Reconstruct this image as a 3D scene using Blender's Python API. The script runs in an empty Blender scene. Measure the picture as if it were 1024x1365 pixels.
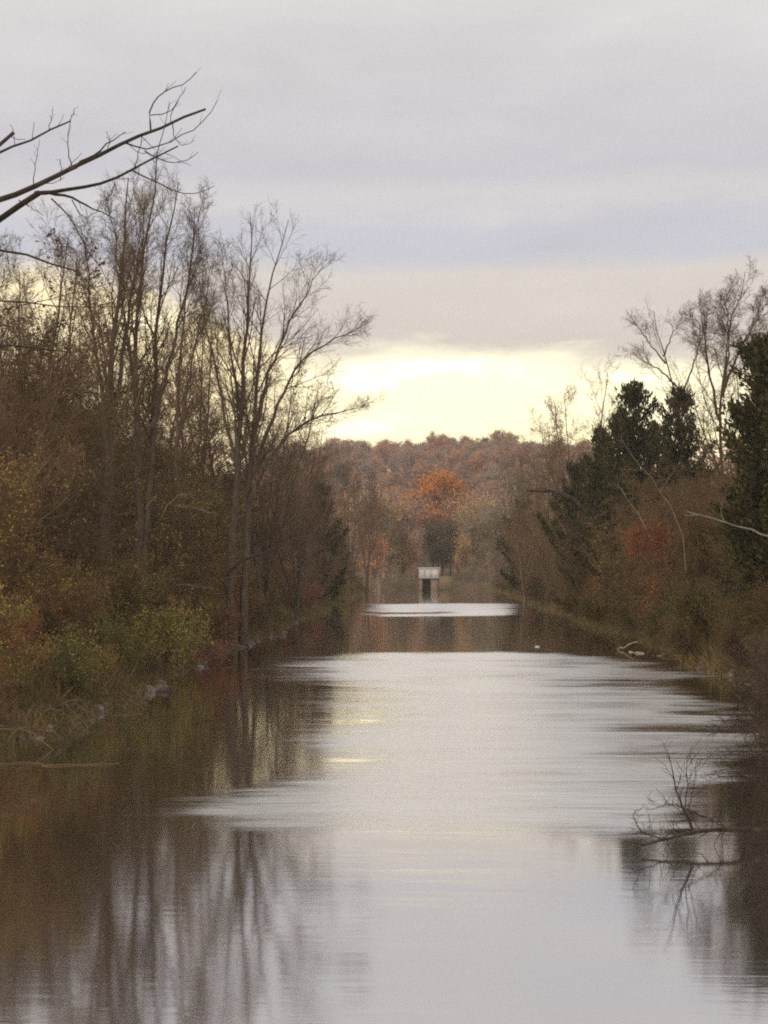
import bpy, math, random
import numpy as np
from mathutils import Vector

# ------------------------------------------------------------------ camera, sky, sun, exposure
scene = bpy.context.scene
COL = scene.collection
R = math.radians
F = 2500.0          # focal length in photo pixels (photo is 1024 wide)
CAMH = 4.5
VPX, VPY = 569.0, 754.0

cam = bpy.data.cameras.new('camera')
cam.sensor_fit = 'HORIZONTAL'
cam.sensor_width = 36.0
cam.lens = F / 1024.0 * 36.0
cam.clip_start = 0.1
cam.clip_end = 20000
camo = bpy.data.objects.new('camera', cam)
COL.objects.link(camo)
camo.location = (0, 0, CAMH)
camo.rotation_euler = (R(90) + math.atan((VPY - 682.5) / F), 0, math.atan((VPX - 512) / F))
scene.camera = camo

scene.render.engine = 'CYCLES'
scene.view_settings.view_transform = 'Standard'
scene.view_settings.look = 'None'
scene.view_settings.exposure = 0.0
scene.view_settings.gamma = 1.0
scene.view_settings.use_curve_mapping = False
scene.cycles.max_bounces = 4
scene.cycles.diffuse_bounces = 2
scene.cycles.glossy_bounces = 2
scene.cycles.transmission_bounces = 2
scene.cycles.transparent_max_bounces = 4
scene.cycles.volume_bounces = 0
scene.cycles.sample_clamp_indirect = 4.0
scene.cycles.filter_width = 2.0
scene.cycles.use_denoising = False

SUN_EL, SUN_AZ = R(36.0), R(-138.0)      # azimuth measured from +Y towards +X


class NT:
    """small helper to write node trees"""
    def __init__(self, tree):
        self.t = tree
        self.t.nodes.clear()

    def n(self, kind, **kw):
        nd = self.t.nodes.new(kind)
        for k, v in kw.items():
            setattr(nd, k, v)
        return nd

    def link(self, a, b):
        self.t.links.new(a, b)

    def put(self, sock, v):
        if hasattr(v, 'is_output') or isinstance(v, bpy.types.NodeSocket):
            self.t.links.new(v, sock)
        else:
            sock.default_value = v

    def math(self, op, a, b=0.0, c=None, clamp=False):
        m = self.n('ShaderNodeMath', operation=op)
        m.use_clamp = clamp
        self.put(m.inputs[0], a)
        self.put(m.inputs[1], b)
        if c is not None:
            self.put(m.inputs[2], c)
        return m.outputs[0]

    def smooth(self, v, lo, hi, a=0.0, b=1.0):
        m = self.n('ShaderNodeMapRange', interpolation_type='SMOOTHSTEP')
        self.put(m.inputs[0], v)
        m.inputs[1].default_value = lo
        m.inputs[2].default_value = hi
        m.inputs[3].default_value = a
        m.inputs[4].default_value = b
        return m.outputs[0]

    def mix(self, fac, a, b, blend='MIX'):
        m = self.n('ShaderNodeMix', data_type='RGBA', blend_type=blend)
        self.put(m.inputs[0], fac)
        self.put(m.inputs[6], a)
        self.put(m.inputs[7], b)
        return m.outputs[2]

    def noise(self, vec, scale, detail=3.0, rough=0.5, dist=0.0):
        m = self.n('ShaderNodeTexNoise')
        if vec is not None:
            self.link(vec, m.inputs['Vector'])
        m.inputs['Scale'].default_value = scale
        m.inputs['Detail'].default_value = detail
        m.inputs['Roughness'].default_value = rough
        m.inputs['Distortion'].default_value = dist
        return m

    def ramp(self, fac, stops, interp='LINEAR'):
        r = self.n('ShaderNodeValToRGB')
        self.put(r.inputs[0], fac)
        e = r.color_ramp.elements
        while len(e) < len(stops):
            e.new(0.5)
        for i, (p, c) in enumerate(stops):
            e[i].position = p
            e[i].color = (c[0], c[1], c[2], 1)
        r.color_ramp.interpolation = interp
        return r.outputs[0]

    def comb(self, x, y, z):
        c = self.n('ShaderNodeCombineXYZ')
        self.put(c.inputs[0], x)
        self.put(c.inputs[1], y)
        self.put(c.inputs[2], z)
        return c.outputs[0]


def s2l(*c):
    return tuple(((v / 255) / 12.92 if v / 255 < 0.04045 else ((v / 255 + 0.055) / 1.055) ** 2.4) for v in c)


def build_world():
    w = bpy.data.worlds.new('World')
    scene.world = w
    w.use_nodes = True
    T = NT(w.node_tree)
    out = T.n('ShaderNodeOutputWorld')
    bg = T.n('ShaderNodeBackground')
    T.link(bg.outputs[0], out.inputs[0])
    sky = T.n('ShaderNodeTexSky', sky_type='NISHITA')
    sky.sun_disc = False
    sky.sun_elevation = SUN_EL
    sky.sun_rotation = SUN_AZ
    sky.air_density = 1.0
    sky.dust_density = 2.0
    tc = T.n('ShaderNodeTexCoord')
    sep = T.n('ShaderNodeSeparateXYZ')
    T.link(tc.outputs['Generated'], sep.inputs[0])
    x, y, z = sep.outputs
    az = T.math('ARCTAN2', x, y)                     # 0 = straight along the canal
    el = T.math('ARCSINE', z)
    # layered stratus: noise stretched sideways
    v1 = T.comb(T.math('MULTIPLY', az, 2.2), T.math('MULTIPLY', el, 13.0), 0.0)
    n1 = T.noise(v1, 1.6, 5.0, 0.55, 0.25).outputs[0]
    v2 = T.comb(T.math('MULTIPLY', az, 3.0), T.math('MULTIPLY', el, 38.0), 4.0)
    n2 = T.noise(v2, 1.5, 4.0, 0.55, 0.3).outputs[0]
    v3 = T.comb(T.math('MULTIPLY', az, 12.0), T.math('MULTIPLY', el, 30.0), 9.0)
    n3 = T.noise(v3, 1.3, 4.0, 0.55, 0.4).outputs[0]
    warp = T.math('MULTIPLY_ADD', T.math('SUBTRACT', n1, 0.5), 0.035, el)
    warp = T.math('MULTIPLY_ADD', T.math('SUBTRACT', n2, 0.5), 0.014, warp)
    warp = T.math('MULTIPLY_ADD', T.math('SUBTRACT', n3, 0.5), 0.012, warp)
    # cloud colour by height above the horizon (radians / 0.6)
    def e(py):
        return (math.atan((VPY - py) / F)) / 0.6
    cloud = T.ramp(T.math('DIVIDE', warp, 0.6), [
        (0.0, s2l(236, 214, 184)),
        (e(470), s2l(222, 211, 200)),
        (e(365), s2l(225, 217, 209)),
        (e(340), s2l(205, 205, 215)),
        (e(300), s2l(207, 206, 215)),
        (e(262), s2l(219, 214, 214)),
        (e(225), s2l(206, 204, 211)),
        (e(150), s2l(212, 208, 211)),
        (e(20), s2l(221, 218, 217)),
        (0.72, s2l(238, 236, 234)),
        (1.0, s2l(247, 245, 243)),
    ])
    # soft mottling of the deck
    mott = T.math('MULTIPLY_ADD', T.math('SUBTRACT', n3, 0.5), 0.16, 1.0)
    mott = T.math('MULTIPLY_ADD', T.math('SUBTRACT', n1, 0.5), 0.16, mott)
    cloud = T.mix(1.0, cloud, T.comb(mott, mott, mott), 'MULTIPLY')
    # break in the cloud above the hills, around the hidden sun
    n4 = T.noise(T.comb(T.math('MULTIPLY', az, 7.0), T.math('MULTIPLY', el, 30.0), 2.0), 1.4, 5.0, 0.55, 0.3).outputs[0]
    a0 = T.math('ABSOLUTE', T.math('SUBTRACT', az, 0.01))
    aleft = T.smooth(az, -0.05, -0.2)
    edge = T.math('MULTIPLY_ADD', T.math('SUBTRACT', n4, 0.5), 0.034, el)
    edge = T.math('MULTIPLY_ADD', T.math('SUBTRACT', n3, 0.5), 0.03, edge)
    edge = T.math('MULTIPLY_ADD', aleft, -0.038, edge)
    edge = T.math('MULTIPLY_ADD', T.smooth(az, 0.06, 0.2), 0.012, edge)
    gap = T.smooth(edge, 0.123, 0.103)
    gap = T.math('MULTIPLY', gap, T.smooth(a0, 0.55, 0.12))
    bright = T.mix(T.smooth(T.math('ADD', el, T.math('MULTIPLY', T.math('SUBTRACT', n2, 0.5), 0.12)), 0.02, 0.125),
                   (2.3, 2.0, 1.02, 1), (1.50, 1.40, 0.98, 1))
    bright = T.mix(T.math('MULTIPLY', T.smooth(az, -0.02, -0.12), 0.75), bright, (1.6, 1.25, 0.62, 1))
    wisp = T.smooth(n4, 0.54, 0.64)
    bright = T.mix(T.math('MULTIPLY', wisp, 0.75), bright, (2.5, 2.25, 1.40, 1))
    deck = T.mix(T.math('MULTIPLY', gap, 0.93), cloud, bright)
    nis = T.mix(1.0, sky.outputs[0], (0.10, 0.10, 0.10, 1), 'MULTIPLY')
    col = T.mix(0.93, nis, deck)
    T.link(col, bg.inputs[0])
    bg.inputs[1].default_value = 1.06


build_world()

sun = bpy.data.lights.new('sun', 'SUN')
sun.energy = 1.5
sun.angle = R(40)
sun.color = (1.0, 0.86, 0.66)
suno = bpy.data.objects.new('sun', sun)
COL.objects.link(suno)
sdir = Vector((math.sin(SUN_AZ) * math.cos(SUN_EL), math.cos(SUN_AZ) * math.cos(SUN_EL), math.sin(SUN_EL)))
suno.rotation_euler = sdir.to_track_quat('Z', 'Y').to_euler()
suno.location = (0, 0, 60)


# ------------------------------------------------------------------ helpers
def P(px, py, d):
    """photo pixel and distance down the canal -> point in the place"""
    return np.array(((px - VPX) / F * d, d, CAMH + (VPY - py) / F * d))


def mesh_from(name, V, Q=None, T=None, mat=None, smooth=False):
    me = bpy.data.meshes.new(name)
    nq = 0 if Q is None else len(Q)
    nt = 0 if T is None else len(T)
    me.vertices.add(len(V))
    me.vertices.foreach_set('co', np.asarray(V, dtype=np.float32).ravel())
    loops = []
    if nq:
        loops.append(np.asarray(Q, dtype=np.int32).ravel())
    if nt:
        loops.append(np.asarray(T, dtype=np.int32).ravel())
    loops = np.concatenate(loops)
    me.loops.add(len(loops))
    me.loops.foreach_set('vertex_index', loops)
    me.polygons.add(nq + nt)
    st = np.concatenate([np.arange(nq) * 4, nq * 4 + np.arange(nt) * 3]).astype(np.int32)
    me.polygons.foreach_set('loop_start', st)
    me.update(calc_edges=True)
    if smooth:
        me.polygons.foreach_set('use_smooth', np.ones(nq + nt, dtype=bool))
    if mat is not None:
        me.materials.append(mat)
    return me


class Geo:
    """collects quads from batches of tubes, leaves and boxes"""
    def __init__(self):
        self.V, self.Q, self.n = [], [], 0

    def add(self, v, q):
        self.V.append(v)
        self.Q.append(q + self.n)
        self.n += len(v)

    def tubes(self, pts, rad, sides=4):
        """pts (B,n,3), rad (B,n)"""
        pts = np.asarray(pts, float)
        rad = np.asarray(rad, float)
        if pts.ndim == 2:
            pts, rad = pts[None], rad[None]
        B, n, _ = pts.shape
        tan = np.gradient(pts, axis=1)
        tan /= np.linalg.norm(tan, axis=2, keepdims=True) + 1e-9
        mean = tan.mean(axis=1)
        ref = np.where(np.abs(mean[:, 2:3]) > 0.8, np.array([[1.0, 0, 0]]), np.array([[0, 0, 1.0]]))
        ref = np.repeat(ref[:, None], n, 1)
        a = np.cross(tan, ref)
        a /= np.linalg.norm(a, axis=2, keepdims=True) + 1e-9
        b = np.cross(tan, a)
        th = np.arange(sides) * 2 * math.pi / sides
        v = pts[:, :, None] + rad[:, :, None, None] * (a[:, :, None] * np.cos(th)[None, None, :, None] + b[:, :, None] * np.sin(th)[None, None, :, None])
        idx = np.arange(B * n * sides).reshape(B, n, sides)
        i0 = idx[:, :-1]
        i1 = idx[:, 1:]
        q = np.stack([i0, np.roll(i0, -1, 2), np.roll(i1, -1, 2), i1], -1).reshape(-1, 4)
        self.add(v.reshape(-1, 3), q)

    def leaves(self, pos, size, rng, aspect=0.6, axis=None):
        """small kite-shaped leaves, one quad each"""
        N = len(pos)
        u = rng.normal(size=(N, 3)) if axis is None else axis + rng.normal(size=(N, 3)) * 0.35
        u /= np.linalg.norm(u, axis=1, keepdims=True)
        w = rng.normal(size=(N, 3))
        w -= (w * u).sum(1, keepdims=True) * u
        w /= np.linalg.norm(w, axis=1, keepdims=True) + 1e-9
        s = (size * rng.uniform(0.6, 1.4, N))[:, None]
        v = np.stack([pos - u * s, pos + w * s * aspect - u * s * 0.15, pos + u * s, pos - w * s * aspect - u * s * 0.15], 1)
        self.add(v.reshape(-1, 3), np.arange(N * 4).reshape(-1, 4))

    def box(self, lo, hi):
        x0, y0, z0 = lo
        x1, y1, z1 = hi
        v = np.array([(x, y, z) for z in (z0, z1) for x, y in ((x0, y0), (x1, y0), (x1, y1), (x0, y1))], float)
        q = np.array([(0, 3, 2, 1), (4, 5, 6, 7), (0, 1, 5, 4), (1, 2, 6, 5), (2, 3, 7, 6), (3, 0, 4, 7)])
        self.add(v, q)

    def mesh(self, name, mat, smooth=False):
        return mesh_from(name, np.concatenate(self.V), np.concatenate(self.Q), None, mat, smooth)


def link(name, data, parent=None, kind=None):
    o = bpy.data.objects.new(name, data)
    COL.objects.link(o)
    if parent is not None:
        o.parent = parent
    if kind:
        o['kind'] = kind
    return o


def tag(o, label, cat, group=None):
    o['label'] = label
    o['category'] = cat
    if group:
        o['group'] = group
    return o


# ------------------------------------------------------------------ materials
def principled(name, rough=0.85):
    m = bpy.data.materials.new(name)
    m.use_nodes = True
    T = NT(m.node_tree)
    out = T.n('ShaderNodeOutputMaterial')
    b = T.n('ShaderNodeBsdfPrincipled')
    b.inputs['Roughness'].default_value = rough
    b.inputs['Specular IOR Level'].default_value = 0.1
    T.link(b.outputs[0], out.inputs[0])
    return m, T, b, out


def bark(name, c1, c2, scale=6.0):
    m, T, b, out = principled(name, 0.92)
    tc = T.n('ShaderNodeTexCoord')
    mp = T.n('ShaderNodeMapping')
    mp.inputs['Scale'].default_value = (1, 1, 0.25)
    T.link(tc.outputs['Object'], mp.inputs[0])
    n = T.noise(mp.outputs[0], scale, 5.0, 0.65)
    oi = T.n('ShaderNodeObjectInfo')
    col = T.ramp(n.outputs[0], [(0.3, c1), (0.7, c2)])
    f = T.math('MULTIPLY_ADD', oi.outputs['Random'], 0.5, 0.75)
    col = T.mix(1.0, col, T.comb(f, f, f), 'MULTIPLY')
    T.link(col, b.inputs['Base Color'])
    bp = T.n('ShaderNodeBump')
    bp.inputs['Strength'].default_value = 0.6
    bp.inputs['Distance'].default_value = 0.05
    T.link(n.outputs[0], bp.inputs['Height'])
    T.link(bp.outputs[0], b.inputs['Normal'])
    return m


def leafmat(name, cols, trans=0.3, rough=0.7, patch=0.0):
    """cols: list of colours a single leaf may have"""
    m = bpy.data.materials.new(name)
    m.use_nodes = True
    T = NT(m.node_tree)
    out = T.n('ShaderNodeOutputMaterial')
    geo = T.n('ShaderNodeNewGeometry')
    oi = T.n('ShaderNodeObjectInfo')
    tc = T.n('ShaderNodeTexCoord')
    n = T.noise(tc.outputs['Object'], 0.55, 3.0, 0.5)
    k = T.math('ADD', T.math('MULTIPLY', geo.outputs['Random Per Island'], 0.5),
               T.math('MULTIPLY_ADD', T.math('SUBTRACT', n.outputs[0], 0.5), 1.1, 0.25))
    k = T.math('ADD', k, T.math('MULTIPLY_ADD', oi.outputs['Random'], 0.4, -0.2))
    N = len(cols)
    col = T.ramp(k, [((i + 0.15) / N if N > 1 else 0, c) for i, c in enumerate(cols)])
    f = T.math('MULTIPLY_ADD', geo.outputs['Random Per Island'], 0.7, 0.6)
    col = T.mix(1.0, col, T.comb(f, f, f), 'MULTIPLY')
    d = T.n('ShaderNodeBsdfDiffuse')
    t = T.n('ShaderNodeBsdfTranslucent')
    T.link(col, d.inputs[0])
    T.link(col, t.inputs[0])
    mx = T.n('ShaderNodeMixShader')
    mx.inputs[0].default_value = trans
    T.link(d.outputs[0], mx.inputs[1])
    T.link(t.outputs[0], mx.inputs[2])
    T.link(mx.outputs[0], out.inputs[0])
    return m


M = {}
M['bark'] = bark('bark_grey_brown', (0.06, 0.042, 0.028), (0.16, 0.118, 0.082))
M['bark_dark'] = bark('bark_dark', (0.030, 0.022, 0.018), (0.085, 0.062, 0.050))
M['twig'] = bark('twig_brown', (0.115, 0.072, 0.040), (0.19, 0.125, 0.072), 3.0)
M['twig_red'] = bark('twig_reddish', (0.12, 0.072, 0.044), (0.20, 0.125, 0.078), 3.0)
M['twig_grey'] = bark('twig_grey', (0.20, 0.15, 0.11), (0.34, 0.25, 0.19), 3.0)
M['deadwood'] = bark('bleached_wood', (0.15, 0.115, 0.09), (0.30, 0.24, 0.19), 5.0)
M['olive'] = leafmat('olive_leaves', [(0.154, 0.175, 0.041), (0.266, 0.246, 0.052), (0.410, 0.329, 0.072), (0.348, 0.185, 0.062)])
M['ochre'] = leafmat('ochre_leaves', [(0.265, 0.215, 0.050), (0.414, 0.282, 0.066), (0.348, 0.165, 0.050)])
M['green'] = leafmat('green_leaves', [(0.107, 0.150, 0.043), (0.182, 0.203, 0.048), (0.323, 0.256, 0.065)])
M['brown'] = leafmat('brown_leaves', [(0.12, 0.066, 0.034), (0.18, 0.10, 0.045), (0.15, 0.12, 0.035), (0.24, 0.125, 0.05)])
M['rust'] = leafmat('rust_leaves', [(0.224, 0.070, 0.042), (0.336, 0.105, 0.049), (0.224, 0.126, 0.056)])
M['red'] = leafmat('red_leaves', [(0.238, 0.056, 0.049), (0.350, 0.084, 0.070), (0.196, 0.098, 0.070)])
M['orange'] = leafmat('orange_leaves', [(0.72, 0.26, 0.04), (0.85, 0.34, 0.05), (0.74, 0.32, 0.08)], 0.4)
M['dull_green'] = leafmat('dull_green_leaves', [(0.05, 0.06, 0.02), (0.085, 0.09, 0.025), (0.13, 0.105, 0.03)])
M['dull_brown'] = leafmat('dull_brown_leaves', [(0.09, 0.055, 0.03), (0.13, 0.078, 0.038), (0.12, 0.095, 0.032)])
M['cedar'] = leafmat('cedar_needles', [(0.028, 0.034, 0.012), (0.045, 0.05, 0.018), (0.075, 0.066, 0.026)], 0.15)
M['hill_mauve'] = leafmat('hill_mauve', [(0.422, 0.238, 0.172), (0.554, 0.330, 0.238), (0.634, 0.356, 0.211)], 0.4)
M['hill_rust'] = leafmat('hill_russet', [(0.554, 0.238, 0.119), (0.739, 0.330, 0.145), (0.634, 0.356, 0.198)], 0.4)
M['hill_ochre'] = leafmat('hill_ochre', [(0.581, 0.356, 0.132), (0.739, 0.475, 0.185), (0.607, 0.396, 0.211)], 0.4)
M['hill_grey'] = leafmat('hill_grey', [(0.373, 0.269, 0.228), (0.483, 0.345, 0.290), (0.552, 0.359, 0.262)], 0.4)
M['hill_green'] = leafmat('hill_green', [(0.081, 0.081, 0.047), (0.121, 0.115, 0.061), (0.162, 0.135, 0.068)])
M['willow'] = leafmat('grey_brush_leaves', [(0.24, 0.18, 0.145), (0.31, 0.23, 0.175), (0.30, 0.25, 0.14)])


def ground_material():
    m, T, b, out = principled('leaf_litter_ground', 0.95)
    tc = T.n('ShaderNodeTexCoord')
    n1 = T.noise(tc.outputs['Object'], 0.35, 5.0, 0.6)
    n2 = T.noise(tc.outputs['Object'], 7.0, 4.0, 0.7)
    c1 = T.ramp(n2.outputs[0], [(0.3, (0.06, 0.04, 0.028)), (0.5, (0.13, 0.085, 0.055)), (0.72, (0.23, 0.16, 0.11))])
    c2 = T.ramp(n2.outputs[0], [(0.3, (0.05, 0.048, 0.02)), (0.7, (0.13, 0.11, 0.045))])
    T.link(T.mix(T.smooth(n1.outputs[0], 0.48, 0.62), c1, c2), b.inputs['Base Color'])
    bp = T.n('ShaderNodeBump')
    bp.inputs['Strength'].default_value = 0.8
    bp.inputs['Distance'].default_value = 0.1
    T.link(n2.outputs[0], bp.inputs['Height'])
    T.link(bp.outputs[0], b.inputs['Normal'])
    return m


def stone_material():
    m, T, b, out = principled('bank_stone', 0.9)
    tc = T.n('ShaderNodeTexCoord')
    oi = T.n('ShaderNodeObjectInfo')
    n = T.noise(tc.outputs['Object'], 3.0, 6.0, 0.65)
    col = T.ramp(n.outputs[0], [(0.25, (0.07, 0.052, 0.04)), (0.5, (0.17, 0.13, 0.105)), (0.75, (0.32, 0.26, 0.22))])
    f = T.math('MULTIPLY_ADD', oi.outputs['Random'], 0.7, 0.5)
    T.link(T.mix(1.0, col, T.comb(f, f, f), 'MULTIPLY'), b.inputs['Base Color'])
    bp = T.n('ShaderNodeBump')
    bp.inputs['Strength'].default_value = 0.7
    bp.inputs['Distance'].default_value = 0.06
    T.link(n.outputs[0], bp.inputs['Height'])
    T.link(bp.outputs[0], b.inputs['Normal'])
    return m


def concrete_material():
    m, T, b, out = principled('weathered_concrete', 0.9)
    tc = T.n('ShaderNodeTexCoord')
    n = T.noise(tc.outputs['Object'], 1.7, 6.0, 0.7)
    T.link(T.ramp(n.outputs[0], [(0.3, (0.42, 0.39, 0.36)), (0.65, (0.66, 0.63, 0.59))]), b.inputs['Base Color'])
    return m


def plain(name, c, rough=0.8):
    m, T, b, out = principled(name, rough)
    tc = T.n('ShaderNodeTexCoord')
    n = T.noise(tc.outputs['Object'], 5.0, 4.0, 0.6)
    T.link(T.ramp(n.outputs[0], [(0.25, tuple(v * 0.7 for v in c)), (0.75, c)]), b.inputs['Base Color'])
    return m


M['ground'] = ground_material()
M['stone'] = stone_material()
M['concrete'] = concrete_material()
M['mossy'] = plain('stained_masonry', (0.28, 0.21, 0.16), 0.95)
M['opening_shade'] = plain('painted_opening_shade', (0.03, 0.026, 0.022), 0.95)  # near-black colour stands in for the shade within the culvert mouth
M['dry_grass'] = leafmat('dry_grass', [(0.13, 0.09, 0.045), (0.20, 0.14, 0.07), (0.13, 0.12, 0.04), (0.22, 0.13, 0.07)])
M['foam'] = plain('pale_reed', (0.62, 0.55, 0.45), 0.8)
M['white'] = plain('white_plastic', (0.75, 0.75, 0.73), 0.5)


def water_material():
    m = bpy.data.materials.new('canal_water')
    m.use_nodes = True
    T = NT(m.node_tree)
    out = T.n('ShaderNodeOutputMaterial')
    tc = T.n('ShaderNodeTexCoord')
    at = T.n('ShaderNodeAttribute')
    at.attribute_name = 'ripple'
    rip0 = at.outputs['Fac']
    pm = T.n('ShaderNodeMapping')
    pm.inputs['Scale'].default_value = (0.22, 1.0, 1.0)
    T.link(tc.outputs['Object'], pm.inputs[0])
    g1 = T.noise(pm.outputs[0], 0.9, 6.0, 0.7, 0.6)
    rip = T.math('ADD', rip0, T.math('MULTIPLY', T.math('MULTIPLY', T.math('SUBTRACT', g1.outputs[0], 0.5), 4.0),
                                     T.math('MULTIPLY', T.math('MULTIPLY', rip0, T.math('SUBTRACT', 1.0, rip0)), 3.0)), clamp=True)
    # wind ripples: crests run across the canal
    mp = T.n('ShaderNodeMapping')
    mp.inputs['Scale'].default_value = (0.22, 1.0, 1.0)
    T.link(tc.outputs['Object'], mp.inputs[0])
    n1 = T.noise(mp.outputs[0], 3.2, 4.0, 0.6, 0.4)
    n2 = T.noise(mp.outputs[0], 0.9, 3.0, 0.5, 0.3)
    h = T.math('ADD', T.math('MULTIPLY', n1.outputs[0], 0.5), T.math('MULTIPLY', n2.outputs[0], 0.35))
    bp = T.n('ShaderNodeBump')
    bp.inputs['Distance'].default_value = 0.12
    T.put(bp.inputs['Strength'], T.math('MULTIPLY_ADD', rip, 0.30, 0.022))
    T.link(h, bp.inputs['Height'])
    fr = T.n('ShaderNodeFresnel')
    fr.inputs['IOR'].default_value = 1.9
    gl = T.n('ShaderNodeBsdfGlossy')
    gl.inputs['Color'].default_value = (1.0, 0.98, 0.95, 1)
    T.put(gl.inputs['Roughness'], T.math('MULTIPLY_ADD', rip, 0.22, 0.062))
    T.link(bp.outputs[0], gl.inputs['Normal'])
    df = T.n('ShaderNodeBsdfDiffuse')
    nb = T.noise(tc.outputs['Object'], 0.15, 3.0, 0.5)
    T.link(T.ramp(nb.outputs[0], [(0.3, (0.045, 0.034, 0.024)), (0.7, (0.075, 0.058, 0.042))]), df.inputs[0])
    mx = T.n('ShaderNodeMixShader')
    T.link(T.math('MULTIPLY_ADD', fr.outputs[0], 0.32, 0.68, clamp=True), mx.inputs[0])
    T.link(df.outputs[0], mx.inputs[1])
    T.link(gl.outputs[0], mx.inputs[2])
    T.link(mx.outputs[0], out.inputs[0])
    return m


M['water'] = water_material()

# ------------------------------------------------------------------ terrain and water
END = 345.0


def wob(y, k, s):
    return 0.45 * np.sin(y * 0.11 * k + s) + 0.25 * np.sin(y * 0.31 * k + 2.1 * s) + 0.12 * np.sin(y * 0.83 * k + s)


def sstep(a, b, v):
    t = np.clip((v - a) / (b - a), 0, 1)
    return t * t * (3 - 2 * t)


def xl(y):
    return -10.2 + wob(y, 1.0, 0.7)


def xr(y):
    return 12.3 + wob(y, 0.9, 3.0) - 4.6 * (1 - sstep(38, 54, y))


def hill_h(x, y):
    crest = 47.5 + 2.5 * np.sin(x * 0.021 + 1.0) + 1.5 * np.sin(x * 0.057)
    return crest * sstep(430, 960, y) + 0.9 * np.sin(x * 0.08 + y * 0.05) * sstep(400, 500, y)


def gh(x, y):
    x = np.asarray(x, float)
    y = np.asarray(y, float)
    s = np.maximum(np.maximum(xl(y) - x, x - xr(y)), y - END)
    h = np.where(s < 0, np.maximum(s * 0.5, -1.6), 0.0)
    h = h + 1.25 * sstep(0, 3.2, s) + 0.018 * np.clip(s - 3, 0, 120)
    h = h + np.where(s > 0.3, 0.10 * np.sin(x * 1.7 + y * 0.6) + 0.08 * np.sin(y * 1.3 - x * 0.5), 0) * np.minimum(1, s * 0.5)
    return h + hill_h(x, y)


def axis_pts(dense, step, far, grow=1.25):
    a, b = dense
    mid = list(np.arange(a, b + 1e-6, step))
    lo, hi, s = [], [], step
    v = a
    while v > far[0]:
        s *= grow
        v -= s
        lo.append(v)
    s, v = step, b
    while v < far[1]:
        s *= grow
        v += s
        hi.append(v)
    return np.array(lo[::-1] + mid + hi)


def build_ground():
    xs = axis_pts((-26, 28), 0.8, (-700, 700))
    ys = axis_pts((20, 380), 1.6, (-250, 1150), 1.12)
    X, Y = np.meshgrid(xs, ys)
    V = np.stack([X, Y, gh(X, Y)], -1).reshape(-1, 3)
    i = np.arange(X.size).reshape(X.shape)
    Q = np.stack([i[:-1, :-1], i[:-1, 1:], i[1:, 1:], i[1:, :-1]], -1).reshape(-1, 4)
    link('ground', mesh_from('ground', V, Q, None, M['ground'], True), kind='structure')


def vnoise(x, y, seed):
    """smooth value noise, 0..1"""
    rng = np.random.default_rng(seed)
    tab = rng.random((256, 256))
    xi, yi = np.floor(x).astype(int), np.floor(y).astype(int)
    fx, fy = x - xi, y - yi
    fx = fx * fx * (3 - 2 * fx)
    fy = fy * fy * (3 - 2 * fy)
    g = lambda a, b: tab[a % 256, b % 256]
    return (g(xi, yi) * (1 - fx) + g(xi + 1, yi) * fx) * (1 - fy) + (g(xi, yi + 1) * (1 - fx) + g(xi + 1, yi + 1) * fx) * fy


def ripple_map(X, Y):
    """where the breeze roughens the water (1) and where it lies calm (0)"""
    Yc = np.maximum(Y, 12)
    py = VPY + F * CAMH / Yc
    px = VPX + F * X / Yc
    n = vnoise(X * 0.16 + 40, py * 0.06, 3) - 0.5
    m = vnoise(X * 0.5 + 40, py * 0.25, 5) - 0.5
    r = np.zeros_like(X)
    # breeze far down the canal
    t = py + 2.0 * m
    far = sstep(803.5, 806, t) * (1 - sstep(819.5, 822.5, t))
    far *= 1 - sstep(815, 816, t) * (1 - sstep(817.5, 818.5, t)) * (1 - sstep(560, 640, px)) * 0.9
    far *= sstep(478, 520, px + 20 * m) * (1 - sstep(672, 705, px + 20 * n))
    far *= 0.75 + 0.5 * vnoise(X * 0.25 + 9, py * 0.8, 8)
    r = np.maximum(r, np.clip(far, 0, 1))
    # the wide breeze
    bx = np.interp(py, [868, 885, 900, 930, 955, 968, 985, 1000, 1030, 1045, 1062, 1085, 1100, 1112],
                   [430, 385, 400, 440, 430, 385, 380, 430, 440, 330, 205, 190, 270, 430])
    wide = sstep(-40, 130, px - bx + 110 * n + 60 * m) * sstep(868, 872, py + 2 * m)
    bxr = np.interp(py, [868, 880, 900, 940, 980, 1000, 1100], [760, 830, 920, 985, 1000, 1010, 930])
    wide *= 1 - sstep(-60, 20, px - bxr + 110 * n + 80 * m)
    for (cy, hw, x0, x1) in ((911, 7, 690, 850), (1003, 8, 760, 960), (969, 4, 760, 900)):
        wide *= 1 - 0.6 * np.exp(-((py + 5 * m - cy) / hw) ** 2) * sstep(x0, x1, px + 60 * m)
    low = 1 - sstep(1096, 1122, py + 26 * n)
    wide *= 0.15 * (1 - sstep(640, 800, px)) + (0.85 + 0.15 * sstep(640, 800, px)) * low
    wide *= 0.92 + 0.25 * m
    return np.clip(np.maximum(r, wide), 0, 1)


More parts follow.
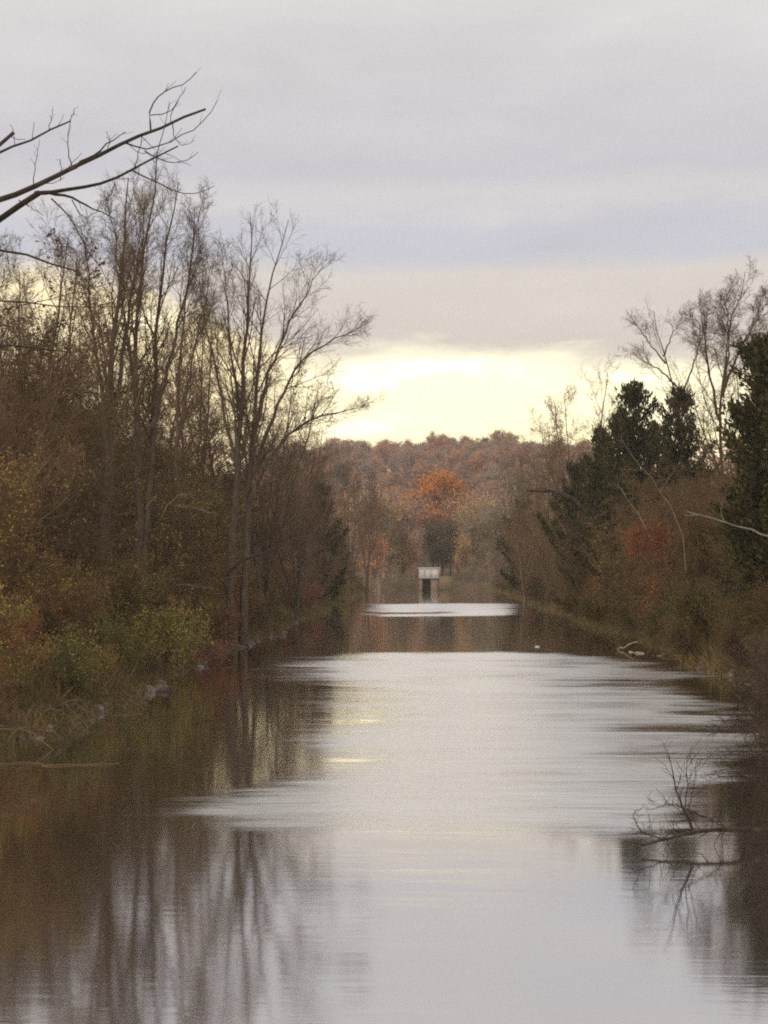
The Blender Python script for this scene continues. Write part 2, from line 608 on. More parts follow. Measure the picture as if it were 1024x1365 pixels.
def build_water():
    xs = np.concatenate([[-16], np.arange(-11.6, 14.2, 0.4), [17]])
    ys = np.concatenate([[-120, -60, 0, 8], np.arange(14, 120, 0.35), np.arange(120, 346, 0.8), [352]])
    X, Y = np.meshgrid(xs, ys)
    V = np.stack([X, Y, np.zeros_like(X)], -1).reshape(-1, 3)
    i = np.arange(X.size).reshape(X.shape)
    Q = np.stack([i[:-1, :-1], i[:-1, 1:], i[1:, 1:], i[1:, :-1]], -1).reshape(-1, 4)
    me = mesh_from('canal_water', V, Q, None, M['water'], True)
    a = me.attributes.new('ripple', 'FLOAT', 'POINT')
    a.data.foreach_set('value', ripple_map(X, Y).ravel().astype(np.float32))
    link('canal_water', me, kind='structure')


build_ground()
build_water()


# ------------------------------------------------------------------ plant growth
def unit(v):
    return v / (np.linalg.norm(v, axis=-1, keepdims=True) + 1e-9)


def grow(p0, d0, L, n, wig, trop, rng):
    """grow B shoots of length L from p0 along d0"""
    B = len(p0)
    pts = np.zeros((B, n, 3))
    pts[:, 0] = p0
    d = unit(np.array(d0, float))
    for i in range(1, n):
        d = unit(d + rng.normal(size=(B, 3)) * wig + np.array([0, 0, trop]))
        pts[:, i] = pts[:, i - 1] + d * (L / (n - 1))[:, None]
    return pts


def sprout(pts, rad, L, k, t0, t1, ang, sd, ratio, taper, rr, rng, lmin=0.0):
    """k side shoots on every parent: start, direction, length, radius"""
    B, n, _ = pts.shape
    t = t0 + (t1 - t0) * (np.arange(k)[None] + rng.random((B, k))) / k
    f = t * (n - 1)
    i = np.minimum(f.astype(int), n - 2)
    w = (f - i)[..., None]
    bi = np.arange(B)[:, None]
    p = pts[bi, i] * (1 - w) + pts[bi, i + 1] * w
    tan = unit(pts[bi, i + 1] - pts[bi, i])
    r = rad[bi, i] * (1 - w[..., 0]) + rad[bi, i + 1] * w[..., 0]
    q = unit(np.cross(tan, rng.normal(size=tan.shape)))
    a = np.radians(ang + sd * rng.normal(size=t.shape))[..., None]
    d = tan * np.cos(a) + q * np.sin(a)
    ln = L[:, None] * ratio * (1 - taper * t) * rng.uniform(0.55, 1.25, t.shape) + lmin
    return p.reshape(-1, 3), d.reshape(-1, 3), ln.ravel(), np.maximum(r * rr, 0.004).ravel()


def shoots(par, k, t0, t1, ang, sd, ratio, taper, rr, n, wig, trop, rng, tip=0.35, lmin=0.0, rmin=0.0, rmax=9.0):
    pts, rad, L = par
    p, d, ln, r = sprout(pts, rad, L, k, t0, t1, ang, sd, ratio, taper, rr, rng, lmin)
    r = np.clip(r, rmin, rmax)
    q = grow(p, d, ln, n, wig, trop, rng)
    rd = r[:, None] * np.linspace(1, tip, n)[None]
    return q, rd, ln


def polyline(pts, n, rng, wig=0.03):
    """resample a hand-set limb smoothly"""
    pts = np.asarray(pts, float)
    s = np.concatenate([[0], np.cumsum(np.linalg.norm(np.diff(pts, axis=0), axis=1))])
    t = np.linspace(0, s[-1], n)
    q = np.stack([np.interp(t, s, pts[:, k]) for k in range(3)], 1)
    for _ in range(2):
        q[1:-1] = (q[:-2] + 2 * q[1:-1] + q[2:]) / 4
    q[1:-1] += rng.normal(size=(n - 2, 3)) * wig
    return q, s[-1]


def bare_tree(name, stems, seed, k=(13, 7, 6, 4), fine=0.008, mats=('bark', 'twig'), trunk_sides=8, t0=0.3,
              l1=(0.34, 0.55), ang=(42, 42, 40), trop=(0.10, 0.05, 0.03), leaves=0, leafmat_='brown', leaf_size=0.07, wig=0.05):
    """stems: list of (points, radius at base, radius at tip)"""
    rng = np.random.default_rng(seed)
    tr, cr = Geo(), Geo()
    P0, R0, L0 = [], [], []
    N = 16
    for pts, r0, r1 in stems:
        q, L = polyline(pts, N, rng, wig)
        rd = r0 + (r1 - r0) * np.linspace(0, 1, N) ** 0.75
        P0.append(q)
        R0.append(rd)
        L0.append(L)
        tr.tubes(q, rd, trunk_sides)
    par = (np.array(P0), np.array(R0), np.array(L0))
    a = shoots(par, k[0], t0, 0.95, ang[0], 10, l1[0], l1[1], 0.5, 9, 0.06, trop[0] * 0.7, rng, 0.22, 0.5, 0.014, 0.07)
    cr.tubes(a[0], a[1], 5)
    b = shoots(a, k[1], 0.15, 0.97, ang[1], 12, 0.52, 0.5, 0.6, 6, 0.08, trop[1], rng, 0.4, 0.25, fine * 1.2)
    cr.tubes(b[0], b[1], 4)
    c = shoots(b, k[2], 0.12, 0.97, ang[2], 14, 0.52, 0.45, 0.65, 4, 0.10, trop[2], rng, 0.5, 0.15, fine)
    cr.tubes(c[0], c[1], 3)
    lastpts = c[0]
    if k[3]:
        d = shoots(c, k[3], 0.15, 1.0, 42, 15, 0.5, 0.3, 0.8, 3, 0.18, 0.02, rng, 0.6, 0.08, fine * 0.75)
        cr.tubes(d[0], d[1], 3)
        lastpts = d[0]
    out = [('trunk', tr.mesh(name + '_trunk', M[mats[0]], True)), ('crown', cr.mesh(name + '_crown', M[mats[1]]))]
    if leaves:
        pool = lastpts.reshape(-1, 3)
        sel = pool[rng.integers(0, len(pool), leaves)] + rng.normal(size=(leaves, 3)) * 0.06
        lf = Geo()
        lf.leaves(sel, leaf_size, rng)
        out.append(('leaves', lf.mesh(name + '_leaves', M[leafmat_])))
    return out


def generic_stems(H, n, spread, seed, r=0.2, lean=(0, 0), fork=0.0):
    rng = np.random.default_rng(seed)
    st = []
    for i in range(n):
        a = 2 * math.pi * (i + rng.random() * 0.6) / n
        sp = spread * rng.uniform(0.5, 1.2)
        h = H * rng.uniform(0.8, 1.0) if i else H
        dx, dy = math.cos(a) * sp, math.sin(a) * sp
        f = fork * H
        st.append(([(0.12 * math.cos(a), 0.12 * math.sin(a), -0.3), (0.15 * dx * 0.1, 0.15 * dy * 0.1, f + 0.3),
                    (dx * 0.45 + lean[0] * 0.4, dy * 0.45 + lean[1] * .4, h * 0.5), (dx * 0.8 + lean[0] * .7, dy * 0.8 + lean[1] * .7, h * 0.8),
                    (dx + lean[0], dy + lean[1], h)], r * (1.0 if i == 0 else rng.uniform(0.55, 0.9)), 0.02))
    return st


def shrub(name, H, seed, nst=13, spread=0.75, k=(7, 5, 4), leaves=1500, leaf_size=0.06, twig='twig', fine=0.007, lean=(0, 0), low=0.15):
    rng = np.random.default_rng(seed)
    st, fo = Geo(), Geo()
    az = rng.random(nst) * 2 * math.pi
    sp = spread * np.sqrt(rng.random(nst))
    d = np.stack([np.cos(az) * sp + lean[0], np.sin(az) * sp + lean[1], np.ones(nst)], 1)
    p0 = np.stack([np.cos(az) * 0.25, np.sin(az) * 0.25, np.full(nst, -0.25)], 1) * np.array([H * 0.3, H * 0.3, 1])
    L = H * rng.uniform(0.7, 1.12, nst)
    pts = grow(p0, d, L, 8, 0.09, 0.03, rng)
    rad = (0.010 + 0.0035 * H) * rng.uniform(0.7, 1.3, nst)[:, None] * np.linspace(1, 0.3, 8)[None]
    st.tubes(pts, rad, 4)
    a = shoots((pts, rad, L), k[0], low, 0.99, 40, 14, 0.42, 0.45, 0.6, 6, 0.15, 0.04, rng, 0.4, 0.15, fine * 1.2)
    st.tubes(a[0], a[1], 3)
    b = shoots(a, k[1], 0.12, 1.0, 42, 15, 0.48, 0.35, 0.7, 4, 0.17, 0.03, rng, 0.5, 0.1, fine)
    st.tubes(b[0], b[1], 3)
    last = b
    if k[2]:
        c = shoots(b, k[2], 0.15, 1.0, 42, 15, 0.5, 0.3, 0.8, 3, 0.2, 0.02, rng, 0.6, 0.06, fine * 0.8)
        st.tubes(c[0], c[1], 3)
        last = c
    out = [('stems', st.mesh(name + '_stems', M[twig]))]
    if leaves:
        pool = last[0][:, 1:].reshape(-1, 3)
        sel = pool[rng.integers(0, len(pool), leaves)] + rng.normal(size=(leaves, 3)) * 0.05
        fo.leaves(sel, leaf_size, rng)
        out.append(('foliage', fo.mesh(name + '_foliage', M['brown'])))
    return out


def cedar(name, H, Rb, seed, n=10000, bulge=0.7, spike=1.0, ragged=0.35):
    """columnar red cedar: trunk, boughs reaching up and out, clustered scale foliage"""
    rng = np.random.default_rng(seed)
    tr, fo = Geo(), Geo()
    q, L = polyline([(0, 0, -0.3), (0.1, 0.05, H * 0.4), (0, 0.1, H * 0.75), (0.05, 0, H)], 14, rng, 0.03)
    tr.tubes(q, np.linspace(0.2, 0.015, 14), 7)
    B = int((26 if bulge < 0.65 else 13) * H)
    t = rng.random(B) ** 0.85
    t[:14] = rng.uniform(0.86, 1.0, 14)
    z = H * (0.03 + 0.965 * t)
    prof = Rb * np.minimum(1, (1 - t) * (2.2 if bulge < 0.65 else 1.6)) ** bulge * (0.75 + 0.25 * np.minimum(1, t * 5))
    prof = prof * (0.8 + 0.35 * np.sin(t * 23 + rng.random()) * 0.6) * rng.uniform(1 - ragged, 1 + ragged, B) + 0.15
    az = rng.random(B) * 2 * math.pi
    d = np.stack([np.cos(az), np.sin(az), np.full(B, 0.35) + 0.7 * t * spike], 1)
    p0 = np.stack([np.zeros(B), np.zeros(B), z - 0.3], 1)
    pts = grow(p0, d, prof * 1.1, 6, 0.08, 0.08, rng)
    rad = np.full((B, 6), 0.018) * np.linspace(1, 0.3, 6)
    tr.tubes(pts, rad, 3)
    wt = prof ** 1.3
    bi = rng.choice(B, n, p=wt / wt.sum())
    w = 0.25 + 0.75 * rng.random(n) ** 0.7
    f = w * 5
    i = np.minimum(f.astype(int), 4)
    fr = (f - i)[:, None]
    p = pts[bi, i] * (1 - fr) + pts[bi, i + 1] * fr
    axd = unit(pts[bi, i + 1] - pts[bi, i])
    p = p + rng.normal(size=(n, 3)) * np.array([0.14, 0.14, 0.12])
    fo.leaves(p, 0.13, rng, 0.42, axd + np.array([0, 0, 0.25]))
    return [('trunk', tr.mesh(name + '_trunk', M['bark_dark'])), ('crown', fo.mesh(name + '_crown', M['cedar']))]


def far_tree(name, H, Rc, seed, n=1500, leaf=0.26, base=0.32, lobes=16, twigs=True, lobe=(0.26, 0.62)):
    """broad crowned tree seen from far: trunk, limbs to every lobe, leaf clumps on the lobes"""
    rng = np.random.default_rng(seed)
    tr, fo = Geo(), Geo()
    u = unit(rng.normal(size=(lobes, 3)))
    u[:, 2] = np.where(rng.random(lobes) < 0.35, -0.8 * np.abs(u[:, 2]), np.abs(u[:, 2]))
    cz = H * (base + 1) / 2 * 1.0
    c = u * np.array([Rc * 0.68, Rc * 0.68, H * (1 - base) * 0.42]) * (0.35 + 0.75 * rng.random((lobes, 1)))
    c[:, 2] += cz
    rl = Rc * rng.uniform(lobe[0], lobe[1], lobes)
    q, L = polyline([(0, 0, -0.5), (rng.normal() * .3, rng.normal() * .3, H * 0.35), (0, 0, H * 0.78)], 9, rng, 0.08)
    tr.tubes(q, np.linspace(0.03 * Rc + 0.12, 0.05, 9), 6)
    fork = H * rng.uniform(0.25, 0.5, lobes)
    p0 = np.stack([np.zeros(lobes), np.zeros(lobes), fork], 1)
    n8 = 6
    tt = np.linspace(0, 1, n8)[None, :, None]
    lim = p0[:, None] * (1 - tt) + c[:, None] * tt + rng.normal(size=(lobes, n8, 3)) * 0.18 * np.sin(tt * math.pi)
    lim[:, :, 2] += (np.sin(tt[..., 0] * math.pi) * -0.06 * H)
    tr.tubes(lim, np.linspace(0.11, 0.04, n8)[None].repeat(lobes, 0), 4)
    if twigs:
        Lm = np.linalg.norm(c - p0, axis=1)
        a = shoots((lim, np.full((lobes, n8), 0.05), Lm), 9, 0.4, 1.0, 50, 18, 0.45, 0.1, 0.6, 5, 0.15, 0.06, rng, 0.5, 0.6, 0.03)
        tr.tubes(a[0], a[1], 3)
        b = shoots(a, 5, 0.2, 1.0, 45, 16, 0.5, 0.2, 0.7, 3, 0.15, 0.05, rng, 0.6, 0.3, 0.02)
        tr.tubes(b[0], b[1], 3)
    li = rng.integers(0, lobes, n)
    pos = c[li] + unit(rng.normal(size=(n, 3))) * (rl[li] * rng.random(n) ** 0.5 * (1 + 0.25 * rng.normal(size=n)))[:, None] * np.array([1, 1, 0.85])
    fo.leaves(pos, leaf, rng, 0.75)
    return [('trunk', tr.mesh(name + '_trunk', M['twig_grey'])), ('crown', fo.mesh(name + '_crown', M['hill_mauve']))]


def place(name, parts, loc, rz=0.0, sc=1.0, label='', cat='tree', group=None, mats=None, tilt=(0, 0), sz=None):
    e = bpy.data.objects.new(name, None)
    e.empty_display_size = 0.3
    COL.objects.link(e)
    e.location = loc
    e.rotation_euler = (tilt[0], tilt[1], rz)
    e.scale = (sc, sc, sc if sz is None else sz)
    tag(e, label, cat, group)
    for pn, me in parts:
        o = bpy.data.objects.new(pn, me)
        COL.objects.link(o)
        o.parent = e
        if mats and pn in mats:
            o.material_slots[0].link = 'OBJECT'
            o.material_slots[0].material = M[mats[pn]]
    return e


def onground(px, d, dz=0.0):
    x = (px - VPX) / F * d
    return (x, d, float(gh(x, d)) + dz)


def local(base, pts):
    """list of (px, py, d) -> points relative to base"""
    b = np.array(base)
    return [tuple(P(*p) - b) for p in pts]


# ------------------------------------------------------------------ the main trees of the left bank
b = onground(141, 81)
z0 = (0, 0, -0.4)
t = bare_tree('slim_tree', [
    ([z0] + local(b, [(140, 700, 81), (146, 560, 81), (150, 430, 81), (163, 320, 81), (168, 232, 81)]), 0.34, 0.02),
    (local(b, [(142, 610, 81), (130, 500, 80.5), (118, 420, 80), (112, 340, 79.5), (104, 300, 79)]), 0.13, 0.015),
    (local(b, [(144, 580, 81), (160, 480, 81.5), (176, 380, 82), (186, 310, 82), (192, 255, 82.5)]), 0.14, 0.015),
], 11, k=(21, 6, 4, 3), l1=(0.27, 0.85), t0=0.42, fine=0.0065, ang=(34, 38, 40), trop=(0.16, 0.07, 0.03))
place('bare_tree', t, b, label='bare tree with a single thick grey trunk and slender upright limbs', cat='tree')

b = onground(186, 88)
t = bare_tree('tall_clump_tree', [
    ([z0] + local(b, [(186, 700, 88), (180, 560, 88), (178, 430, 88), (190, 330, 88), (204, 250, 88), (206, 205, 88)]), 0.26, 0.02),
    ([z0] + local(b, [(192, 690, 88), (204, 560, 89), (207, 440, 89), (214, 350, 89), (228, 285, 89), (236, 238, 89)]), 0.25, 0.02),
    (local(b, [(182, 560, 88), (168, 450, 87), (158, 380, 87), (150, 310, 87), (140, 260, 86.5)]), 0.12, 0.012),
    (local(b, [(200, 570, 88), (228, 470, 89), (246, 390, 89.5), (256, 320, 90), (268, 262, 90)]), 0.13, 0.012),
], 12, k=(20, 6, 4, 3), l1=(0.27, 0.85), t0=0.42, fine=0.0065, ang=(32, 38, 40), trop=(0.16, 0.07, 0.03))
place('bare_tree', t, b, label='tallest bare tree, with several dark upright stems crowded in one narrow crown', cat='tree')
A2 = t

b = onground(236, 99)
t = bare_tree('thin_tree', [
    ([z0] + local(b, [(236, 690, 99), (232, 560, 99), (238, 450, 99), (252, 360, 99), (258, 275, 99)]), 0.19, 0.015),
    (local(b, [(234, 600, 99), (250, 500, 100), (272, 400, 100), (284, 340, 100)]), 0.11, 0.012),
], 13, k=(19, 6, 4, 3), l1=(0.27, 0.85), t0=0.42, fine=0.0065, ang=(34, 38, 40), trop=(0.14, 0.07, 0.03))
place('bare_tree', t, b, label='thin bare tree with two slim stems standing between the tall clump and the forked tree', cat='tree')
A3 = t

b = onground(309, 105)
t = bare_tree('forked_tree', [
    ([z0] + local(b, [(308, 760, 105), (310, 690, 105), (318, 620, 105), (322, 520, 105), (328, 430, 105), (334, 350, 105), (332, 280, 105)]), 0.33, 0.015),
    ([(0.55, 0.3, -0.4)] + local(b, [(326, 760, 105.5), (330, 690, 105.5), (336, 610, 105.5), (342, 500, 105.5), (350, 410, 106), (366, 340, 106), (384, 290, 106)]), 0.27, 0.015),
    (local(b, [(332, 670, 105.5), (352, 620, 105), (380, 580, 104.5), (412, 560, 104), (452, 548, 103.5), (492, 540, 103)]), 0.17, 0.012),
    (local(b, [(340, 620, 105.5), (362, 560, 105), (392, 490, 104.5), (420, 462, 104), (452, 450, 104), (492, 428, 103.5)]), 0.15, 0.012),
    (local(b, [(338, 580, 105.5), (356, 500, 106), (384, 430, 106.5), (412, 378, 107), (440, 345, 107)]), 0.14, 0.012),
    (local(b, [(318, 640, 105), (300, 560, 105), (284, 480, 105), (270, 420, 105), (262, 360, 105)]), 0.13, 0.012),
    (local(b, [(322, 560, 105), (306, 470, 104.5), (300, 390, 104.5), (292, 320, 104)]), 0.10, 0.012),
], 14, k=(16, 6, 4, 2), l1=(0.31, 0.80), t0=0.38, fine=0.0065, ang=(33, 36, 38), trop=(0.10, 0.05, 0.02))
place('bare_tree', t, b, label='broad vase-shaped bare tree with twin trunks and long limbs reaching over the water', cat='tree')
B1 = t

# trees behind them, grown from shared stock
G1 = bare_tree('stock_one', generic_stems(20, 3, 3.0, 21, 0.24, fork=0.12), 21, k=(16, 7, 5, 4), l1=(0.30, 0.75), leaves=800, leaf_size=0.05)
G2 = bare_tree('stock_two', generic_stems(17, 5, 3.6, 22, 0.18, fork=0.08), 22, k=(13, 7, 5, 3), l1=(0.30, 0.75), leaves=1500, leaf_size=0.05)

# ------------------------------------------------------------------ understory stock and shrubs
U = [bare_tree('thicket_%d' % i, generic_stems(10.0 + i, 6, 2.8, 40 + i, 0.09, fork=0.03), 40 + i, k=(11, 7, 6, 3), t0=0.1, l1=(0.38, 0.5),
               ang=(48, 44, 42), trop=(0.05, 0.03, 0.02), fine=0.009, mats=('bark', ('twig', 'twig_red', 'twig')[i]), leaves=(4500, 3000, 5500)[i], leaf_size=0.075, leafmat_='brown')
     for i in range(3)]
S = [shrub('shrub_%d' % i, 3.2, 60 + i, 15, 0.8, (8, 6, 3), (3600, 4400, 3000, 4000)[i], (0.042, 0.048, 0.04, 0.05)[i], ('twig', 'twig_red', 'twig', 'bark')[i]) for i in range(4)]
SL = [shrub('leaning_shrub_%d' % i, 3.6, 70 + i, 15, 0.6, (8, 6, 3), (3400, 700)[i], (0.06, 0.035)[i], ('twig', 'bark_dark')[i], lean=((0.7, 0.1), (0.9, -0.1))[i]) for i in range(2)]

rng = np.random.default_rng(5)
LB = 'on the bank opposite the dark cedars'
RB = 'on the bank below the dark cedars'


def zone_left(d):
    for lim, w in ((58, 'where dead branches slope into the water'), (74, 'before the single-trunk tree'), (93, 'around the tall clump'), (128, 'around the forked tree'),
                   (165, 'just past the forked tree'), (230, 'short of the small leaning cedar')):
        if d < lim:
            return w
    return 'between the small leaning cedar and the culvert'


def zone_right(d):
    for lim, w in ((74, 'in front of the big cedar column'), (88, 'around the bleached leaning trunk'), (102, 'around the orange-red bush'), (134, 'beneath the spiky cedar pair'),
                   (180, 'beneath the sloping dark cedar'), (270, 'before the round cedar')):
        if d < lim:
            return w
    return 'between the round cedar and the culvert'


def scatter_left():
    # tall background trees
    where = ['behind the single-trunk tree', 'behind the thicket between the single-trunk tree and the overhanging branches', 'under the overhanging branches', 'close behind the single-trunk tree',
             'between the thin two-stemmed tree and the forked tree', 'far behind the forked tree', 'close behind the forked tree', 'deep in the woods beneath the overhanging branches',
             'behind the tallest tree', 'past the forked tree where its longest limb points', 'between the single-trunk and the tallest tree', 'at the foot of the overhanging branches']
    for j, (px, d, top, st, m) in enumerate([
        (20, 86, 300, G1, 'twig'), (70, 112, 330, G2, 'twig'), (-25, 70, 330, G2, 'twig_red'), (108, 104, 400, G1, 'twig'),
        (262, 132, 400, G1, 'twig'), (300, 150, 420, G2, 'twig'), (352, 128, 440, G2, 'twig'), (52, 140, 430, G1, 'twig'),
        (200, 140, 430, G2, 'twig'), (395, 150, 560, G2, 'twig_red'), (150, 122, 440, G2, 'twig'), (-60, 95, 350, G1, 'twig'),
    ]):
        bb = onground(px, d)
        H = CAMH + (VPY - top) / F * d - bb[2]
        s = H / (20.5 if st is G1 else 17.5)
        place('bare_tree', st, bb, rng.random() * 6.28, s, label='bare brown tree ' + where[j], cat='tree', group='bare trees behind the tall clump', mats={'crown': m})
    # thicket of small trees
    spots = []
    for d in (58, 66, 74, 80, 92, 100, 108, 118, 126, 138, 150, 165, 182, 200, 220, 245, 270, 300, 325):
        nrow = 3 if d < 170 else 2
        for r in range(nrow):
            x = -13.5 - 5.5 * r - rng.random() * 3.0
            if VPX + F * x / d < -90:
                continue
            spots.append((x, d + rng.normal() * 2.0))
    tall = [(-19.5, 88), (-23, 104), (-21, 112), (-26, 118), (-24, 128), (-19, 121), (-28, 135), (-22, 142)]
    spots += tall + [(-11.6, 196), (-11.9, 207), (-11.4, 216)]
    spots = [(x, d) for x, d in spots if not ((d < 84 and abs(VPX + F * x / d - 141) < 60) or (d < 108 and abs(VPX + F * x / d - 318) < 50))]
    for i, (x, d) in enumerate(spots):
        st = U[i % 3]
        h = rng.uniform(0.72, 1.08) * (0.82 if x > -15 else 1.0)
        if (x, d) in tall:
            h = rng.uniform(1.15, 1.4)
        px = VPX + F * x / d
        if px > 330:
            h *= 0.92
        place('thicket_tree', st, (x, d, float(gh(x, d))), rng.random() * 6.28, h, label=('tall' if h > 0.9 else 'low') + ' many-stemmed twiggy thicket tree ' + zone_left(d), cat='tree',
              group='thicket trees opposite the cedars', mats={'leaves': ('brown', 'dull_brown', 'olive', 'olive', 'dull_green')[int(rng.integers(0, 5))]})
    kinds = {
        'olive': 'olive green leafy shrub', 'green': 'dull green leafy shrub', 'ochre': 'yellow-ochre leafy shrub', 'brown': 'brown withered leafy shrub',
        'rust': 'rust-coloured leafy shrub', 'red': 'dark red leafy shrub'}
    # shrubs along the water and up the bank
    for d in np.concatenate([np.arange(42, 120, 2.6), np.arange(120, 200, 5), np.arange(200, 340, 9)]):
        for r in range(4 if d < 120 else 3):
            x = xl(d) - 0.9 - 2.3 * r - rng.random() * 1.8
            dd = d + rng.normal() * 1.0
            px, = (VPX + F * x / dd,)
            if px < -60:
                continue
            if px < 270:
                p = dict(olive=.30, green=.20, ochre=.10, brown=.30, rust=.10, red=0.0)
            elif px < 430:
                p = dict(olive=.08, green=.06, ochre=.05, brown=.40, rust=.21, red=.20)
            else:
                p = dict(olive=.12, green=.08, ochre=.05, brown=.60, rust=.10, red=.05)
            kd = rng.choice(list(p), p=list(p.values()))
            sc = rng.uniform(0.45, 0.8) if r == 0 else rng.uniform(0.7, 1.25)
            if d < 60 and r == 0:
                sc *= 0.8
            if (dd < 82 and abs(px - 141) < 26) or (dd < 96 and abs(px - 316) < 26):
                sc *= 0.6
            st = S[int(rng.integers(0, 4))]
            place('leafy_shrub', st, (x, dd, float(gh(x, dd))), rng.random() * 6.28, sc, label=('tall ' if sc > 0.9 else 'low ') + kinds[kd] + ' ' + zone_left(dd), cat='shrub', group=kd + ' shrubs opposite the cedars', mats={'foliage': kd})


scatter_left()


def scatter_right():
    kinds = {
        'olive': 'olive green leafy shrub', 'green': 'dull green leafy shrub', 'ochre': 'yellow-ochre leafy shrub', 'brown': 'brown withered leafy shrub',
        'rust': 'rust-coloured leafy shrub', 'red': 'dark red leafy shrub'}
    spots = []
    for d in (72, 80, 88, 97, 104, 112, 120, 130, 142, 155, 170, 186, 205, 226, 250, 275, 302, 328):
        for r in range(3 if d < 190 else 2):
            x = 15.2 + 5.0 * r + rng.random() * 3
            if VPX + F * x / d > 1120:
                continue
            spots.append((x, d + rng.normal() * 2))
    spots += [(15.6, 104), (17.0, 108), (14.2, 110), (16.2, 116), (18.5, 112), (14.8, 122), (20.5, 110), (13.6, 126)]
    spots += [(13.4 + rng.random(), d) for d in (118, 134, 148, 160, 176, 192, 208, 225, 240, 256, 288, 312)]
    spots = [(x, d) for x, d in spots if not (d < 90 and VPX + F * x / d > 925)]
    for i, (x, d) in enumerate(spots):
        h = rng.uniform(0.62, 0.9) * (0.85 if x < 18 else 1.0)
        place('thicket_tree', U[(i + 1) % 3], (x, d, float(gh(x, d))), rng.random() * 6.28, h, label=('tall' if h > 0.72 else 'low') + ' many-stemmed twiggy thicket tree ' + zone_right(d), cat='tree',
              group='thicket trees below the cedars', mats={'leaves': ('brown', 'brown', 'olive', 'brown')[int(rng.integers(0, 4))]})
    for d in np.concatenate([np.arange(60, 130, 2.8), np.arange(130, 210, 5), np.arange(210, 340, 9)]):
        for r in range(4 if d < 130 else 3):
            x = xr(d) + 0.7 + 2.3 * r + rng.random() * 1.8
            dd = d + rng.normal()
            px = VPX + F * x / dd
            if px > 1100:
                continue
            p = dict(olive=0.0, green=.36, ochre=0.0, brown=.52, rust=.09, red=.03)
            kd = rng.choice(list(p), p=list(p.values()))
            sc = rng.uniform(0.6, 0.95) if r == 0 else rng.uniform(0.8, 1.4)
            if dd < 90 and px > 930:
                sc *= 0.7
            if r == 0 and rng.random() < 0.6:
                place('leafy_shrub', SL[0], (x, dd, float(gh(x, dd))), math.pi + rng.normal() * 0.5, sc, label=kinds[kd] + ' leaning over the water ' + zone_right(dd), cat='shrub', group=kd + ' shrubs leaning over the water', mats={'foliage': {'green': 'dull_green', 'olive': 'dull_green', 'ochre': 'brown', 'brown': 'dull_brown'}.get(kd, kd)})
            else:
                place('leafy_shrub', S[int(rng.integers(0, 4))], (x, dd, float(gh(x, dd))), rng.random() * 6.28, sc, label=('tall ' if sc > 1.05 else 'low ') + kinds[kd] + ' ' + zone_right(dd), cat='shrub', group=kd + ' shrubs below the cedars', mats={'foliage': {'green': 'dull_green', 'olive': 'dull_green', 'ochre': 'brown', 'brown': 'dull_brown'}.get(kd, kd)})


scatter_right()

# ------------------------------------------------------------------ right bank: cedars and bare trees
C1 = cedar('cedar_a', 14, 2.8, 81, 30000, 0.42, 1.0, 0.22)
C2 = cedar('cedar_b', 14, 4.1, 82, 17000, 0.85, 0.9, 0.6)
C3 = cedar('cedar_c', 10, 3.2, 83, 11000, 0.8, 1.0, 0.6)


def put_cedar(st, H0, px, d, top, rz, label, w=1.0, group=None):
    bb = onground(px, d)
    H = CAMH + (VPY - top) / F * d - bb[2]
    s = H / H0
    place('cedar_tree', st, bb, rz, s * w, label=label, cat='cedar', group=group, sz=s)


put_cedar(C1, 14, 1034, 88, 446, 0.3, 'big dark green cedar column standing behind the bleached leaning trunk', 1.15)
put_cedar(C1, 14, 1085, 80, 470, 2.3, 'dark cedar just beyond the big cedar column, away from the water', 1.0)
put_cedar(C2, 14, 846, 131, 500, 1.1, 'spiky-topped dark cedar, taller of the pair below the bare trees', 0.9)
put_cedar(C2, 14, 905, 126, 508, 4.0, 'spiky-topped dark cedar, shorter of the pair below the bare trees', 0.8)
put_cedar(C2, 14, 800, 150, 560, 2.0, 'dark cedar sloping down from the spiky pair towards the water', 0.6)
put_cedar(C2, 14, 872, 140, 560, 0.3, 'dark cedar filling the gap between the spiky pair', 0.9)
put_cedar(C2, 14, 826, 146, 540, 5.2, 'dark cedar shouldering the taller spiky cedar', 0.7)
put_cedar(C3, 10, 768, 158, 612, 0.5, 'low dark cedar with a long bare limb beside it', 0.6)
put_cedar(C3, 10, 697, 262, 662, 3.0, 'round dark cedar at the water edge where the canal narrows', 0.95)
put_cedar(C3, 10, 425, 205, 640, 1.0, 'dark cedar half hidden in brush opposite the round cedar', 0.85)
put_cedar(C3, 10, 444, 222, 706, 2.0, 'small dark cedar leaning to the water opposite the round cedar', 0.9)
put_cedar(C3, 10, 1000, 96, 700, 2.6, 'low dark cedar at the foot of the big cedar column', 1.2)

b = onground(908, 142)
t = bare_tree('right_spread', [
    ([z0] + local(b, [(908, 640, 142), (906, 560, 142), (900, 510, 142), (882, 470, 142), (872, 415, 142)]), 0.22, 0.02),
    (local(b, [(901, 515, 142), (880, 492, 142), (858, 482, 142), (842, 470, 142)]), 0.10, 0.01),
    (local(b, [(888, 485, 142), (862, 452, 142), (846, 425, 142)]), 0.08, 0.01),
    (local(b, [(904, 545, 142), (922, 490, 142), (936, 450, 142), (944, 410, 142)]), 0.11, 0.01),
    (local(b, [(884, 475, 142), (900, 440, 141), (912, 420, 141)]), 0.07, 0.01),
], 31, k=(9, 5, 4, 2), l1=(0.28, 0.7), t0=0.45, ang=(38, 40, 40), fine=0.007, leaves=250, leaf_size=0.05)
place('bare_tree', t, b, label='thin bare tree with an open fan of crooked limbs above the spiky cedars', cat='tree')

